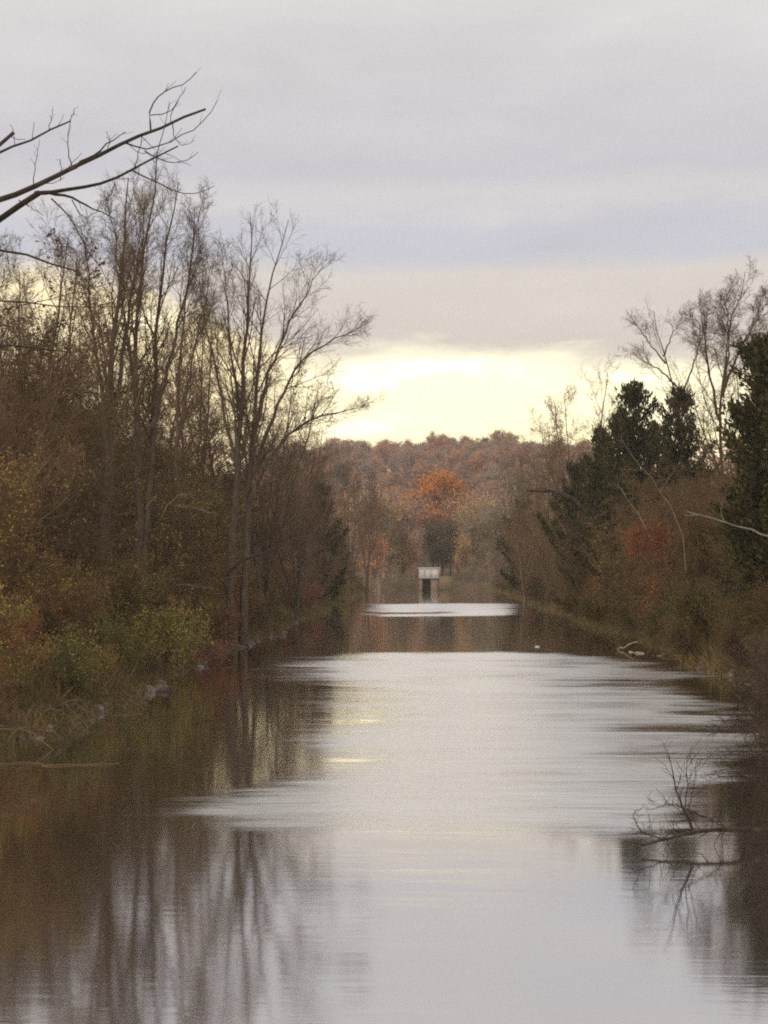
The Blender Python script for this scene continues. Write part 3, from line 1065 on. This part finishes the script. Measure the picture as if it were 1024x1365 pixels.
b = onground(962, 120)
t = bare_tree('right_upright', [
    ([z0] + local(b, [(962, 640, 120), (958, 540, 120), (966, 460, 120), (984, 400, 120), (994, 362, 120)]), 0.21, 0.015),
    (local(b, [(958, 560, 120), (944, 490, 120), (938, 440, 120), (934, 405, 120)]), 0.12, 0.01),
    (local(b, [(962, 530, 120), (972, 470, 120), (970, 420, 120), (968, 388, 120)]), 0.11, 0.01),
    (local(b, [(962, 520, 120), (990, 460, 120), (1012, 420, 120), (1024, 395, 120)]), 0.12, 0.01),
], 32, k=(15, 7, 5, 3), l1=(0.26, 0.75), t0=0.35, ang=(34, 40, 40), trop=(0.12, 0.05, 0.02), leaves=1200, leaf_size=0.045)
place('bare_tree', t, b, label='upright twiggy tree with a fine brown crown beside the big cedar column', cat='tree')
for px, d, top, lab in ((772, 170, 490, 'wispy bare sapling rising beside the cedar that slopes towards the water'),
                        (730, 200, 560, 'bare brown tree at the end of the cedar slope, before the hill'),
                        (700, 235, 610, 'bare brown tree above the round cedar'),
                        (1005, 130, 420, 'bare brown tree standing behind the upright twiggy tree')):
    bb = onground(px, d)
    H = CAMH + (VPY - top) / F * d - bb[2]
    place('bare_tree', G2, bb, px, H / 17.5, label=lab, cat='tree', mats={'leaves': 'ochre' if px == 772 else 'brown'})

# bleached leaning trunks
def pole(name, pts, r0, r1, label, cat, mat='deadwood', twigs=0, seed=1, parts=True):
    rng2 = np.random.default_rng(seed)
    base = np.array(pts[0])
    q, L = polyline([np.array(p) - base for p in pts], 10, rng2, 0.035)
    g = Geo()
    g.tubes(q, np.linspace(r0, r1, 10), 7)
    e = bpy.data.objects.new(name, None)
    COL.objects.link(e)
    e.location = tuple(base)
    tag(e, label, cat)
    link('trunk', g.mesh(name + '_trunk', M[mat], True), e)
    if twigs:
        rd = np.linspace(r0, r1, 10)[None]
        a = shoots((q[None], rd, np.array([L])), twigs, 0.3, 1.0, 45, 15, 0.22, 0.3, 0.5, 6, 0.12, 0.05, rng2, 0.4, 0.2, 0.008, 0.03)
        for i in range(twigs):
            h = Geo()
            ai = (a[0][i:i + 1], a[1][i:i + 1], a[2][i:i + 1])
            h.tubes(ai[0], ai[1], 4)
            c = shoots(ai, 4, 0.2, 1.0, 45, 15, 0.45, 0.2, 0.6, 4, 0.15, 0.05, rng2, 0.5, 0.1, 0.006)
            h.tubes(c[0], c[1], 3)
            link('branch', h.mesh(name + '_branch', M[mat]), e)
    return e


pole('dead_tree', [P(1062, 730, 76), P(1024, 714, 76.3), P(970, 697, 76.8), P(915, 682, 77.3)], 0.05, 0.018, 'bleached bare trunk leaning out in front of the big cedar column', 'dead tree', twigs=3, seed=3)
pole('dead_tree', [P(913, 760, 92), P(910, 700, 92.5), P(880, 655, 93), P(845, 612, 93.5), P(828, 585, 94)], 0.030, 0.012, 'pale thin dead trunk slanting up across the brown thicket from the orange bush', 'dead tree', twigs=4, seed=4)
pole('dead_tree', [P(868, 720, 96), P(845, 675, 96.5), P(822, 645, 97)], 0.026, 0.012, 'short pale dead stem slanting beside the longer slanting trunk', 'dead tree', twigs=2, seed=5)
pole('bare_limb', [P(790, 690, 140), P(757, 658, 141), P(735, 655, 141.5), P(702, 654, 142)], 0.20, 0.08, 'dark bent limb sticking out level from the low cedar', 'limb', mat='bark_dark', twigs=4, seed=6)

# orange bush
t = shrub('orange_bush', 3.0, 91, 16, 0.9, (8, 6, 3), 3800, 0.065, 'twig_red')
bx = onground(866, 93)
place('orange_bush', t, (bx[0], bx[1], P(866, 742, 93)[2] - 0.2), 0.4, 0.62, label='orange-red leafed bush at the foot of the pale slanting trunk', cat='shrub', mats={'foliage': 'rust'})

# ------------------------------------------------------------------ near overhanging tree at the left, its trunk outside the picture
def overhang():
    base = np.array((-11.6, 31.0, float(gh(-11.6, 31.0))))
    rng2 = np.random.default_rng(77)
    e = bpy.data.objects.new('overhanging_tree', None)
    COL.objects.link(e)
    e.location = tuple(base)
    tag(e, 'near bare tree stretching dark forked branches out against the sky', 'tree')
    tr = Geo()
    T0 = [np.array((0, 0, -0.4)), np.array((0.2, 0, 3.5)), np.array((0.5, 0.1, 7.0)), np.array((0.4, 0.3, 10.5)), np.array((0.7, 0.2, 14.0))]
    q, L = polyline(T0, 14, rng2, 0.03)
    tr.tubes(q, np.linspace(0.32, 0.07, 14), 9)
    link('trunk', tr.mesh('overhang_trunk', M['bark_dark'], True), e)

    def limb(px_pts, r0, r1, root=None, n=16, wig=0.012, k=0):
        pts = [P(*p) - base for p in px_pts]
        if root is not None:
            pts = [np.array(root)] + pts
        q, L = polyline(pts, n, rng2, wig)
        return q, r0 + (r1 - r0) * np.linspace(0, 1, n) ** 0.8, L
    tk = lambda z: tuple(np.array([np.interp(z, [0, 3.5, 7, 10.5, 14], [0, .2, .5, .4, .7]), np.interp(z, [0, 3.5, 7, 10.5, 14], [0, 0, .1, .3, .2]), z]))
    limbs = [
        limb([(-60, 275, 31), (0, 262, 31), (50, 241, 30.8), (95, 219, 30.6), (130, 200, 30.5), (165, 183, 30.4), (200, 168, 30.2), (240, 152, 30), (272, 140, 30)], 0.10, 0.018, tk(8.3), 22, 0.010),
        limb([(-50, 320, 31.5), (0, 284, 31.4), (25, 265, 31.3), (48, 252, 31.2)], 0.075, 0.05, tk(7.4), 14),
        limb([(-60, 215, 32), (0, 196, 32), (30, 184, 32), (62, 168, 32), (90, 155, 32)], 0.06, 0.014, tk(9.8), 16),
        limb([(-70, 240, 30), (-20, 205, 30), (13, 170, 30)], 0.06, 0.03, tk(9.0), 12),
        limb([(-60, 322, 30.5), (0, 327, 30.5), (30, 333, 30.4), (62, 346, 30.2), (98, 358, 30)], 0.05, 0.014, tk(7.0), 14),
        limb([(-60, 395, 33), (0, 393, 33), (40, 402, 33), (100, 408, 33), (160, 406, 33)], 0.035, 0.008, tk(6.0), 14),
        limb([(-60, 462, 32), (0, 456, 32), (45, 456, 32), (92, 468, 32)], 0.055, 0.012, tk(4.6), 14),
    ]
    for q, r, L in limbs:
        g = Geo()
        g.tubes(q, r, 7)
        a = shoots((q[None], r[None], np.array([L])), 7, 0.4, 1.0, 55, 16, 0.07, 0.1, 0.4, 5, 0.18, 0.12, rng2, 0.6, 0.08, 0.0035, 0.008)
        g.tubes(a[0], a[1], 3)
        link('limb', g.mesh('overhang_limb', M['bark_dark'], True), e)
    sub = [
        ([(42, 253, 31.2), (90, 250, 31), (130, 243, 30.8), (165, 226, 30.6), (180, 217, 30.5), (210, 201, 30.3), (235, 190, 30.2)], 0.042, 0.012),
        ([(60, 252, 31.2), (90, 258, 31.2), (120, 272, 31.1), (150, 288, 31)], 0.030, 0.008),
        ([(88, 222, 30.6), (112, 205, 30.4), (136, 193, 30.3), (152, 176, 30.2), (164, 170, 30.1)], 0.028, 0.006),
        ([(198, 169, 30.2), (194, 148, 30.2), (200, 128, 30.2), (216, 113, 30.2), (242, 109, 30.2), (254, 100, 30.2), (259, 90, 30.2)], 0.016, 0.006),
        ([(198, 148, 30.2), (225, 145, 30.1), (236, 130, 30.1), (245, 110, 30.1)], 0.010, 0.005),
        ([(163, 185, 30.4), (190, 196, 30.3), (225, 184, 30.2), (258, 168, 30.1), (276, 152, 30), (288, 128, 30)], 0.015, 0.005),
        ([(190, 196, 30.3), (215, 212, 30.2), (240, 214, 30.2), (262, 198, 30.1)], 0.012, 0.005),
        ([(172, 222, 30.5), (205, 238, 30.4), (235, 255, 30.3), (262, 258, 30.2), (284, 244, 30.1)], 0.015, 0.005),
        ([(92, 218, 30.6), (86, 196, 30.7), (85, 178, 30.8), (90, 152, 31)], 0.011, 0.005),
        ([(64, 260, 31.2), (82, 272, 31.2), (100, 305, 31.2), (120, 340, 31.2), (142, 372, 31.2), (158, 400, 31.2)], 0.014, 0.005),
        ([(92, 262, 31.2), (104, 288, 31.2), (120, 284, 31.2), (132, 266, 31.2)], 0.010, 0.005),
        ([(40, 241, 30.8), (42, 214, 30.8), (48, 180, 30.8)], 0.009, 0.004),
        ([(60, 168, 32), (62, 156, 32), (66, 140, 32)], 0.009, 0.004),
        ([(88, 156, 32), (93, 146, 32), (95, 138, 32)], 0.009, 0.004),
        ([(228, 156, 30.1), (228, 178, 30.1), (238, 192, 30.1), (256, 182, 30.1)], 0.010, 0.004),
        ([(176, 220, 30.5), (182, 196, 30.4), (188, 172, 30.3)], 0.010, 0.005),
        ([(205, 204, 30.3), (218, 162, 30.2), (223, 130, 30.2)], 0.009, 0.004),
        ([(150, 240, 30.7), (138, 268, 30.6), (136, 282, 30.6), (150, 276, 30.5)], 0.009, 0.004),
        ([(20, 262, 31.2), (36, 272, 31.2), (52, 282, 31.2)], 0.011, 0.005),
        ([(98, 358, 30), (118, 378, 30), (140, 402, 30)], 0.012, 0.005),
        ([(0, 410, 33), (60, 396, 33), (110, 384, 33), (150, 372, 33)], 0.012, 0.005),
        ([(76, 236, 30.8), (77, 222, 30.8), (76, 206, 30.8)], 0.008, 0.004),
        ([(140, 192, 30.3), (143, 182, 30.3), (138, 170, 30.3)], 0.008, 0.004),
    ]
    for p, r0, r1 in sub:
        g = Geo()
        q, r, L = limb(p, r0, r1, None, 10, 0.010)
        g.tubes(q, r, 5)
        a = shoots((q[None], r[None], np.array([L])), 3, 0.3, 1.0, 45, 14, 0.16, 0.2, 0.6, 5, 0.16, 0.08, rng2, 0.6, 0.06, 0.0035, 0.006)
        g.tubes(a[0], a[1], 3)
        link('twig', g.mesh('overhang_twig', M['bark_dark']), e)


overhang()

# ------------------------------------------------------------------ fallen limb and brush over the water at the near right
def fallen_limb():
    base = np.array((9.2, 33.2, float(gh(9.2, 33.2))))
    rng2 = np.random.default_rng(78)
    e = bpy.data.objects.new('fallen_limb', None)
    COL.objects.link(e)
    e.location = tuple(base)
    tag(e, 'dark fallen limb lying out over the water, thin upright shoots along it', 'fallen limb')
    def limb(px, r0, r1, n=14, root=None):
        pts = [P(p[0], p[1], p[2] * 0.95) - base for p in px]
        if root is not None:
            pts = [np.array(root)] + pts
        q, L = polyline(pts, n, rng2, 0.008)
        return q, np.linspace(r0, r1, n), L
    tr, g = Geo(), Geo()
    q, r, L = limb([(1090, 1098, 32.6), (1024, 1104, 32.2), (975, 1104, 32), (940, 1102, 31.8), (920, 1103, 31.7), (900, 1113, 31.5), (878, 1118, 31.4), (853, 1124, 31.2)], 0.085, 0.018, 20, (0, 0, -0.2))
    tr.tubes(q, r, 8)
    link('trunk', tr.mesh('fallen_limb_trunk', M['bark_dark'], True), e)
    for p, r0, r1 in [
        ([(920, 1103, 31.7), (914, 1085, 31.7), (907, 1075, 31.7), (897, 1045, 31.7), (890, 1005, 31.7)], 0.025, 0.005),
        ([(910, 1078, 31.7), (914, 1050, 31.7), (913, 1005, 31.6)], 0.010, 0.004),
        ([(914, 1080, 31.7), (922, 1050, 31.7), (927, 1010, 31.8)], 0.009, 0.004),
        ([(908, 1074, 31.7), (890, 1070, 31.5), (866, 1077, 31.4)], 0.012, 0.004),
        ([(912, 1076, 31.7), (935, 1085, 31.8), (950, 1092, 31.9), (962, 1103, 32)], 0.014, 0.008),
        ([(918, 1104, 31.7), (898, 1104, 31.6), (880, 1114, 31.5)], 0.012, 0.006),
        ([(884, 1117, 31.4), (868, 1112, 31.4), (852, 1108, 31.3), (842, 1085, 31.2)], 0.012, 0.004),
        ([(1040, 1060, 32.5), (1010, 1040, 32.3), (985, 1030, 32.2), (955, 1033, 32.1)], 0.030, 0.006),
        ([(1040, 1020, 33), (1000, 1020, 32.8), (975, 1022, 32.6), (945, 1026, 32.5)], 0.022, 0.005),
        ([(1010, 1085, 32.2), (985, 1062, 32.1), (966, 1040, 32)], 0.016, 0.005),
    ]:
        q2, r2, L2 = limb(p, r0, r1, 10)
        g.tubes(q2, r2, 5)
        a = shoots((q2[None], r2[None], np.array([L2])), 7, 0.2, 1.0, 50, 14, 0.30, 0.2, 0.6, 5, 0.14, 0.12, rng2, 0.5, 0.08, 0.004, 0.007)
        g.tubes(a[0], a[1], 3)
        c = shoots(a, 3, 0.3, 1.0, 45, 14, 0.5, 0.2, 0.7, 4, 0.16, 0.08, rng2, 0.6, 0.05, 0.003, 0.005)
        g.tubes(c[0], c[1], 3)
    a = shoots((q[None], r[None], np.array([L])), 26, 0.45, 1.0, 70, 12, 0.06, 0.2, 0.3, 5, 0.14, 0.22, rng2, 0.5, 0.12, 0.0035, 0.008)
    g.tubes(a[0], a[1], 3)
    link('shoots', g.mesh('fallen_limb_shoots', M['bark_dark']), e)


fallen_limb()
for i, (x, y, s, rz) in enumerate(((7.95, 34.5, 0.62, 3.0), (8.5, 37.2, 0.72, 3.3), (9.0, 40.5, 0.8, 2.9), (10.0, 44.5, 0.85, 3.1), (11.3, 49.0, 0.9, 3.4), (12.4, 54, 0.9, 3.0))):
    place('leaning_shrub', SL[1], (x, y, float(gh(x, y))), rz, s, label='dark twiggy shrub leaning low over the water behind the fallen limb', cat='shrub', group='dark shrubs behind the fallen limb', mats={'foliage': 'dull_brown'})

# ------------------------------------------------------------------ far end: culvert, brush, orange tree
def culvert():
    base = P(571, 787, 341.5)
    base[2] = 0.0
    e = bpy.data.objects.new('culvert_headwall', None)
    COL.objects.link(e)
    e.location = tuple(base)
    tag(e, 'pale concrete culvert headwall with a dark square opening at the end of the canal', 'culvert')
    g = Geo()
    g.box((-1.75, 0.0, 2.15), (2.0, 0.55, 3.95))
    par = link('parapet', g.mesh('parapet', M['concrete']), e)
    g = Geo()
    g.box((-1.9, -0.12, 3.952), (2.15, 0.67, 4.16))
    link('coping', g.mesh('coping', M['concrete']), par)
    for k in range(3):
        g = Geo()
        g.box((-1.70 + k * 1.22, -0.03, 2.25), (-0.52 + k * 1.22, -0.003, 3.85))
        link('panel', g.mesh('panel', M['concrete']), par)
    for lo, hi in (((-1.7, 0.30, -0.8), (-1.05, 1.6, 2.146)), ((0.45, 0.30, -0.8), (1.95, 1.6, 2.146))):
        g = Geo()
        g.box(lo, hi)
        link('abutment', g.mesh('abutment', M['mossy']), e)
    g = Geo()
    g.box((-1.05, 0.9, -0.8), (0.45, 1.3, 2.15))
    link('opening', g.mesh('opening', M['opening_shade']), e)  # solid block closing the opening, shade put into its dark colour
    g = Geo()
    g.box((2.0, 0.1, 0.2), (4.6, 0.5, 2.6))
    link('wing_wall', g.mesh('wing_wall', plain('sandy_wall', (0.24, 0.17, 0.10), 0.95)), e)


culvert()

FT = [far_tree('far_%d' % i, (15, 13, 16.5, 14, 15.5, 12)[i], (5.4, 6.4, 5.0, 4.6, 6.2, 5.2)[i], 100 + i, (5200, 5600, 4600, 4200, 5600, 4600)[i], 0.22, 0.10, (40, 46, 34, 36, 50, 42)[i], lobe=(0.16, 0.42)) for i in range(6)]
OT = far_tree('orange_tree', 21, 7.4, 120, 11000, 0.20, 0.14, 60, lobe=(0.14, 0.36))
BR = [far_tree('brush_%d' % i, 13, 5.0, 130 + i, 1800, 0.16, 0.08, 22) for i in range(2)]


def put_far(st, H0, px, d, top, rz, label, mats, w=1.0, name='autumn_tree', group=None):
    bb = onground(px, d)
    H = CAMH + (VPY - top) / F * d - bb[2]
    s = H / H0
    place(name, st, bb, rz, s * w, label=label, cat='tree', mats=mats, sz=s, group=group)


put_far(OT, 20.5, 588, 425, 624, 0.7, 'bright orange autumn tree standing behind the culvert', {'crown': 'orange'}, 1.28)
put_far(BR[0], 12.5, 566, 408, 664, 1.0, 'low russet tree beside the bright orange tree on the thicket side', {'crown': 'hill_rust'}, 0.8)
put_far(BR[1], 12.5, 612, 410, 660, 2.0, 'low russet tree beside the bright orange tree on the cedar side', {'crown': 'hill_rust'}, 0.8)
for px, d, top, w in ((578, 382, 690, 1.1), (600, 378, 686, 1.0), (590, 372, 712, 1.2)):
    put_far(BR[px % 2], 12.5, px, d, top, px, 'dark green bushy tree between the culvert and the orange tree', {'crown': 'hill_green', 'trunk': 'bark_dark'}, w * 0.75, 'bushy_tree', 'dark bushes behind the culvert')
for px, d, top, w, m in ((636, 366, 672, 0.9, 'willow'), (662, 372, 662, 0.9, 'willow'), (618, 362, 706, 0.7, 'hill_ochre'), (648, 358, 716, 0.7, 'willow'),
                         (680, 350, 700, 0.8, 'willow'), (634, 392, 650, 0.9, 'hill_ochre'), (668, 400, 640, 0.9, 'hill_grey'), (610, 352, 742, 0.45, 'hill_rust'), (632, 352, 738, 0.5, 'willow'), (655, 350, 735, 0.6, 'hill_grey')):
    put_far(BR[px % 2], 12.5, px, d, top, px, {'willow': 'grey-brown bushy tree', 'hill_ochre': 'yellowish bushy tree', 'hill_grey': 'grey twiggy bushy tree', 'hill_rust': 'low russet bush'}[m] + ' beside the culvert on the cedar side',
            {'crown': m, 'trunk': 'twig_grey'}, w, 'bushy_tree', m + ' bushes by the culvert')
for px, d, top, w, m in ((530, 360, 690, 0.9, 'brown'), (505, 340, 660, 0.9, 'brown'), (545, 366, 712, 0.8, 'hill_rust'), (518, 350, 722, 0.8, 'hill_grey'), (538, 352, 738, 0.6, 'brown'), (552, 372, 700, 0.7, 'hill_grey'),
                         (500, 320, 700, 0.8, 'hill_rust'), (556, 350, 752, 0.35, 'hill_rust'), (512, 392, 640, 1.0, 'hill_ochre'), (540, 400, 652, 1.0, 'hill_grey')):
    put_far(BR[px % 2], 12.5, px, d, top, px, {'brown': 'brown bushy tree', 'hill_rust': 'russet bushy tree', 'hill_grey': 'grey twiggy bushy tree', 'hill_ochre': 'yellowish bushy tree'}[m] + ' beside the culvert on the thicket side',
            {'crown': m, 'trunk': 'twig_grey'}, w, 'bushy_tree', m + ' bushes across from the round cedar')
# bare trees where the left bank closes in
for px, d, top, rz in ((430, 235, 590, 0.2), (465, 262, 612, 1.4), (490, 300, 640, 2.2), (405, 200, 580, 3.0), (378, 180, 560, 4.0)):
    bb = onground(px, d)
    H = CAMH + (VPY - top) / F * d - bb[2]
    place('bare_tree', G2 if px % 2 else G1, bb, rz, H / (17.5 if px % 2 else 20.5), label='bare brown tree in the row leading down to the culvert, past the forked tree', cat='tree', group='bare trees leading to the culvert', mats={'crown': 'twig_red'})


# ------------------------------------------------------------------ wooded hill
def hill():
    r2 = np.random.default_rng(9)
    names = {'hill_mauve': 'mauve-brown', 'hill_rust': 'russet', 'hill_ochre': 'ochre-brown', 'hill_grey': 'grey leafless', 'hill_green': 'dark green'}
    pr = [0.42, 0.12, 0.10, 0.31, 0.05]
    keys = list(names)
    cnt = 0
    for d in np.linspace(455, 965, 21):
        half0, half1 = (-200 / F * d - 6), (215 / F * d + 6)
        for x in np.arange(half0, half1, 9.5):
            xx, dd = x + r2.normal() * 2.4, d + r2.normal() * 8
            m = str(r2.choice(keys, p=pr))
            i = int(r2.integers(0, 6))
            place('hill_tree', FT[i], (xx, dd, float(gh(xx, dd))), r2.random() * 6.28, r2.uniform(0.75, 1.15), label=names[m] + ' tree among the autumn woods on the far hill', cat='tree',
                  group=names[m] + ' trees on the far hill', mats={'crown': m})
            cnt += 1
    # the woods going on to both sides, hidden behind the banks
    g = Geo()
    n = 26000
    x = np.concatenate([r2.uniform(-420, -85, n // 2), r2.uniform(92, 430, n // 2)])
    y = r2.uniform(520, 980, n)
    cx, cy = np.round(x / 11) * 11 + 3 * np.sin(y * 1.0), y
    z = gh(x, y) + 3 + 13 * np.sqrt(np.clip(1 - ((x - cx) / 6.5) ** 2, 0, 1)) * r2.random(n) ** 0.5
    g.leaves(np.stack([x, y, z], 1), 0.9, r2, 0.8)
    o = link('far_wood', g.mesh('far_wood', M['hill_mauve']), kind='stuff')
    tag(o, 'mass of autumn woods covering the ridge behind the banks', 'wood')
    return cnt


print('hill trees', hill())


# ------------------------------------------------------------------ stones, sticks, grass
def stone_mesh(seed):
    import bmesh
    bm = bmesh.new()
    bmesh.ops.create_icosphere(bm, subdivisions=2, radius=1.0)
    r2 = random.Random(seed)
    offs = [Vector((r2.gauss(0, 1), r2.gauss(0, 1), r2.gauss(0, 1))).normalized() for _ in range(7)]
    cut = [r2.uniform(0.45, 0.8) for _ in offs]
    for v in bm.verts:
        for o_, c_ in zip(offs, cut):
            k = v.co.dot(o_)
            if k > c_:
                v.co -= o_ * (k - c_)
        v.co *= 1 + r2.uniform(-0.05, 0.05)
    me = bpy.data.meshes.new('stone')
    bm.to_mesh(me)
    bm.free()
    me.materials.append(M['stone'])
    return me


def stones():
    r2 = np.random.default_rng(15)
    ms = [stone_mesh(i) for i in range(6)]
    def one(x, y, s, lab, grp, zoff=0.0):
        o = bpy.data.objects.new('bank_stone', ms[int(r2.integers(0, 6))])
        COL.objects.link(o)
        o.location = (x, y, max(float(gh(x, y)), -0.1) + s * 0.12 + zoff)
        o.rotation_euler = (r2.normal() * 0.3, r2.normal() * 0.3, r2.random() * 6.28)
        o.scale = (s * r2.uniform(0.8, 1.4), s * r2.uniform(0.7, 1.1), s * r2.uniform(0.45, 0.75))
        tag(o, lab, 'stone', grp)
    for (d0, d1, n) in ((61, 70, 26), (78, 88, 24), (94, 112, 26), (48, 60, 10), (115, 150, 14)):
        for _ in range(n):
            d = r2.uniform(d0, d1)
            one(xl(d) - r2.uniform(-0.5, 0.45), d, 0.09 + 0.24 * r2.random() ** 2, 'pale stone at the water line below the green and red shrubs', 'stones at the water line below the thicket')
    for _ in range(26):
        d = r2.uniform(62, 84)
        one(xr(d) + r2.uniform(-0.25, 0.8), d, r2.uniform(0.10, 0.24), 'pale stone at the water line below the cedars', 'stones at the water line below the cedars')


stones()


def sticks():
    r2 = np.random.default_rng(16)
    # dead branches tangled at the near left water line
    for i in range(9):
        d = r2.uniform(44, 60)
        x = xl(d) - 0.2
        a = r2.uniform(-0.9, 0.9)
        L = r2.uniform(1.0, 2.4)
        zz = float(gh(x - 0.6, d))
        p0 = np.array((x - 0.6, d, zz + 0.1))
        p1 = p0 + np.array((math.cos(a) * L * 0.5, math.sin(a) * L * 0.6, 0.25))
        p2 = p0 + np.array((math.cos(a) * L, math.sin(a) * L, -zz - 0.12))
        e = pole('dead_branch', [p0, p1, p2], r2.uniform(0.02, 0.035), 0.010, 'dead branch sloping into the water from the green shrub bank', 'branch', 'bark', 2, 200 + i)
        e['group'] = 'dead branches sloping into the water'
    # pale sticks caught in the thicket
    pole('broken_branch', [P(193, 678, 77), P(200, 668, 77), P(209, 660, 77)], 0.024, 0.018, 'short bleached broken branch hanging in the thicket, standing on end', 'branch', twigs=0)
    pole('bleached_branch', [P(215, 690, 78), P(225, 668, 78), P(240, 658, 78), P(252, 660, 78)], 0.017, 0.010, 'pale arched branch in the thicket near the forked tree', 'branch', twigs=2, seed=8)
    pole('bleached_branch', [P(236, 674, 78), P(252, 673, 78), P(262, 680, 78), P(290, 686, 78)], 0.018, 0.010, 'pale crooked branch with a white broken end in the thicket', 'branch', twigs=3, seed=9)
    pole('low_limb', [P(300, 770, 92), P(320, 745, 91), P(352, 738, 90), P(378, 725, 89), P(402, 700, 88)], 0.09, 0.03, 'dark low limb curving out from the forked tree over red shrubs', 'limb', 'bark_dark', 5, 10)
    pole('low_limb', [P(205, 835, 80), P(215, 800, 79.5), P(225, 775, 79), P(245, 782, 78.5), P(285, 785, 78)], 0.08, 0.03, 'dark crooked stem bending over the yellow-green shrubs', 'limb', 'bark', 5, 12)
    # logs at the right water line
    pole('driftwood_log', [P(812, 868, 103), P(830, 862, 100), P(850, 855, 99)], 0.06, 0.035, 'pale driftwood log lying at the water line below the cedars', 'log', twigs=1, seed=13)
    pole('driftwood_log', [P(838, 868, 98), P(860, 872, 96), P(878, 878, 93)], 0.05, 0.035, 'dull driftwood log at the water line behind the paler log', 'log', 'twig_grey', 1, 14)
    # floating sticks and reed
    for (x0, x1, py, grp) in ((-30, 60, 1020, 0), (55, 158, 1021, 0), (150, 190, 954, 0), (205, 230, 953, 0), (170, 196, 999, 0), (-20, 16, 1090, 0), (130, 150, 978, 0), (40, 75, 1067, 0), (262, 276, 1027, 0)):
        d = F * CAMH / (py - VPY)
        a, c = P(x0, py, d), P(x1, py, d * 1.01)
        a[2] = c[2] = 0.012
        n = 7
        mid = np.linspace(0, 1, n)[:, None]
        q = a * (1 - mid) + c * mid + r2.normal(size=(n, 3)) * np.array([0, 0.09, 0.004])
        g = Geo()
        g.tubes(q - a, np.linspace(0.011, 0.006, n), 5)
        o = link('floating_stick', g.mesh('floating_stick', M['twig'] if x1 - x0 > 30 else M['bark']))
        o.location = tuple(a)
        tag(o, 'thin pale stick floating on the dark calm water off the green shrub bank', 'stick', 'sticks floating on the water')
    # small white bottle floating at the far right bank
    q = np.array([(-0.2, 0, 0.05), (0.05, 0, 0.06), (0.12, 0, 0.06), (0.2, 0, 0.06)])
    g = Geo()
    g.tubes(np.array([(-0.24, 0, 0.05), (-0.22, 0, 0.05), (-0.08, 0, 0.055), (0.08, 0, 0.06), (0.14, 0, 0.062), (0.22, 0, 0.065), (0.23, 0, 0.065)]), np.array([0.0, 0.07, 0.08, 0.08, 0.035, 0.035, 0.0]), 10)
    o = link('floating_bottle', g.mesh('floating_bottle', M['white'], True))
    o.scale = (0.6, 0.5, 0.4)
    o.location = tuple(P(716, 862, F * CAMH / (862 - VPY)) * np.array((1, 1, 0)))
    tag(o, 'small white bottle floating in the dark water near the cedar bank', 'bottle')


sticks()

t = shrub('red_sapling', 1.5, 95, 6, 0.5, (5, 4, 2), 260, 0.06, 'twig_red')
bb = onground(287, 86)
place('red_sapling', t, (bb[0], bb[1], bb[2]), 0, 1.3, label='small bright red leafed sapling at the foot of the forked tree', cat='sapling', mats={'foliage': 'red'})


def grass():
    r2 = np.random.default_rng(18)
    for side in (0, 1):
        n = 26000
        y = 40 + (r2.random(n) ** 1.7) * 300
        s = np.abs(r2.normal(size=n)) * 2.2 + 0.02
        x = np.where(side == 0, xl(y) - s, xr(y) + s)
        z = gh(x, y)
        base = np.stack([x, y, z], 1)
        h = r2.uniform(0.15, 0.65, n) * (1 + 0.6 * (s > 1))
        d = unit(np.stack([r2.normal(size=n) * 0.5, r2.normal(size=n) * 0.5, np.ones(n)], 1))
        wv = unit(np.cross(d, r2.normal(size=(n, 3)))) * 0.018
        tip = base + d * h[:, None] + np.stack([r2.normal(size=n), r2.normal(size=n), -np.ones(n) * 0.6], 1) * 0.08
        mid = base + d * h[:, None] * 0.55
        V = np.stack([base - wv, base + wv, mid + wv * 0.8, tip, tip + wv * 0.1, mid - wv * 0.8], 1)
        V = V[:, [0, 1, 2, 5, 3]]
        Q = (np.arange(n)[:, None] * 5 + np.array([[0, 1, 2, 3]]))
        T3 = (np.arange(n)[:, None] * 5 + np.array([[3, 2, 4]]))
        o = link('bank_grass', mesh_from('bank_grass', V.reshape(-1, 3), Q, T3, M['dry_grass']), kind='stuff')
        tag(o, ('withered grass and weeds on the bank below the thicket', 'withered grass and weeds on the bank below the cedars')[side], 'grass')


grass()


# ------------------------------------------------------------------ haze
def haze():
    g = Geo()
    g.box((-1000, -400, -4.0), (1000, 1500, 92))
    m = bpy.data.materials.new('thin_haze')
    m.use_nodes = True
    T = NT(m.node_tree)
    out = T.n('ShaderNodeOutputMaterial')
    v = T.n('ShaderNodeVolumePrincipled')
    v.inputs['Color'].default_value = (0.98, 0.89, 0.83, 1)
    v.inputs['Density'].default_value = 0.00033
    v.inputs['Anisotropy'].default_value = 0.5
    T.link(v.outputs[0], out.inputs['Volume'])
    o = link('haze', g.mesh('haze', m), kind='stuff')
    tag(o, 'thin autumn haze hanging over the canal and the hills', 'haze')


haze()
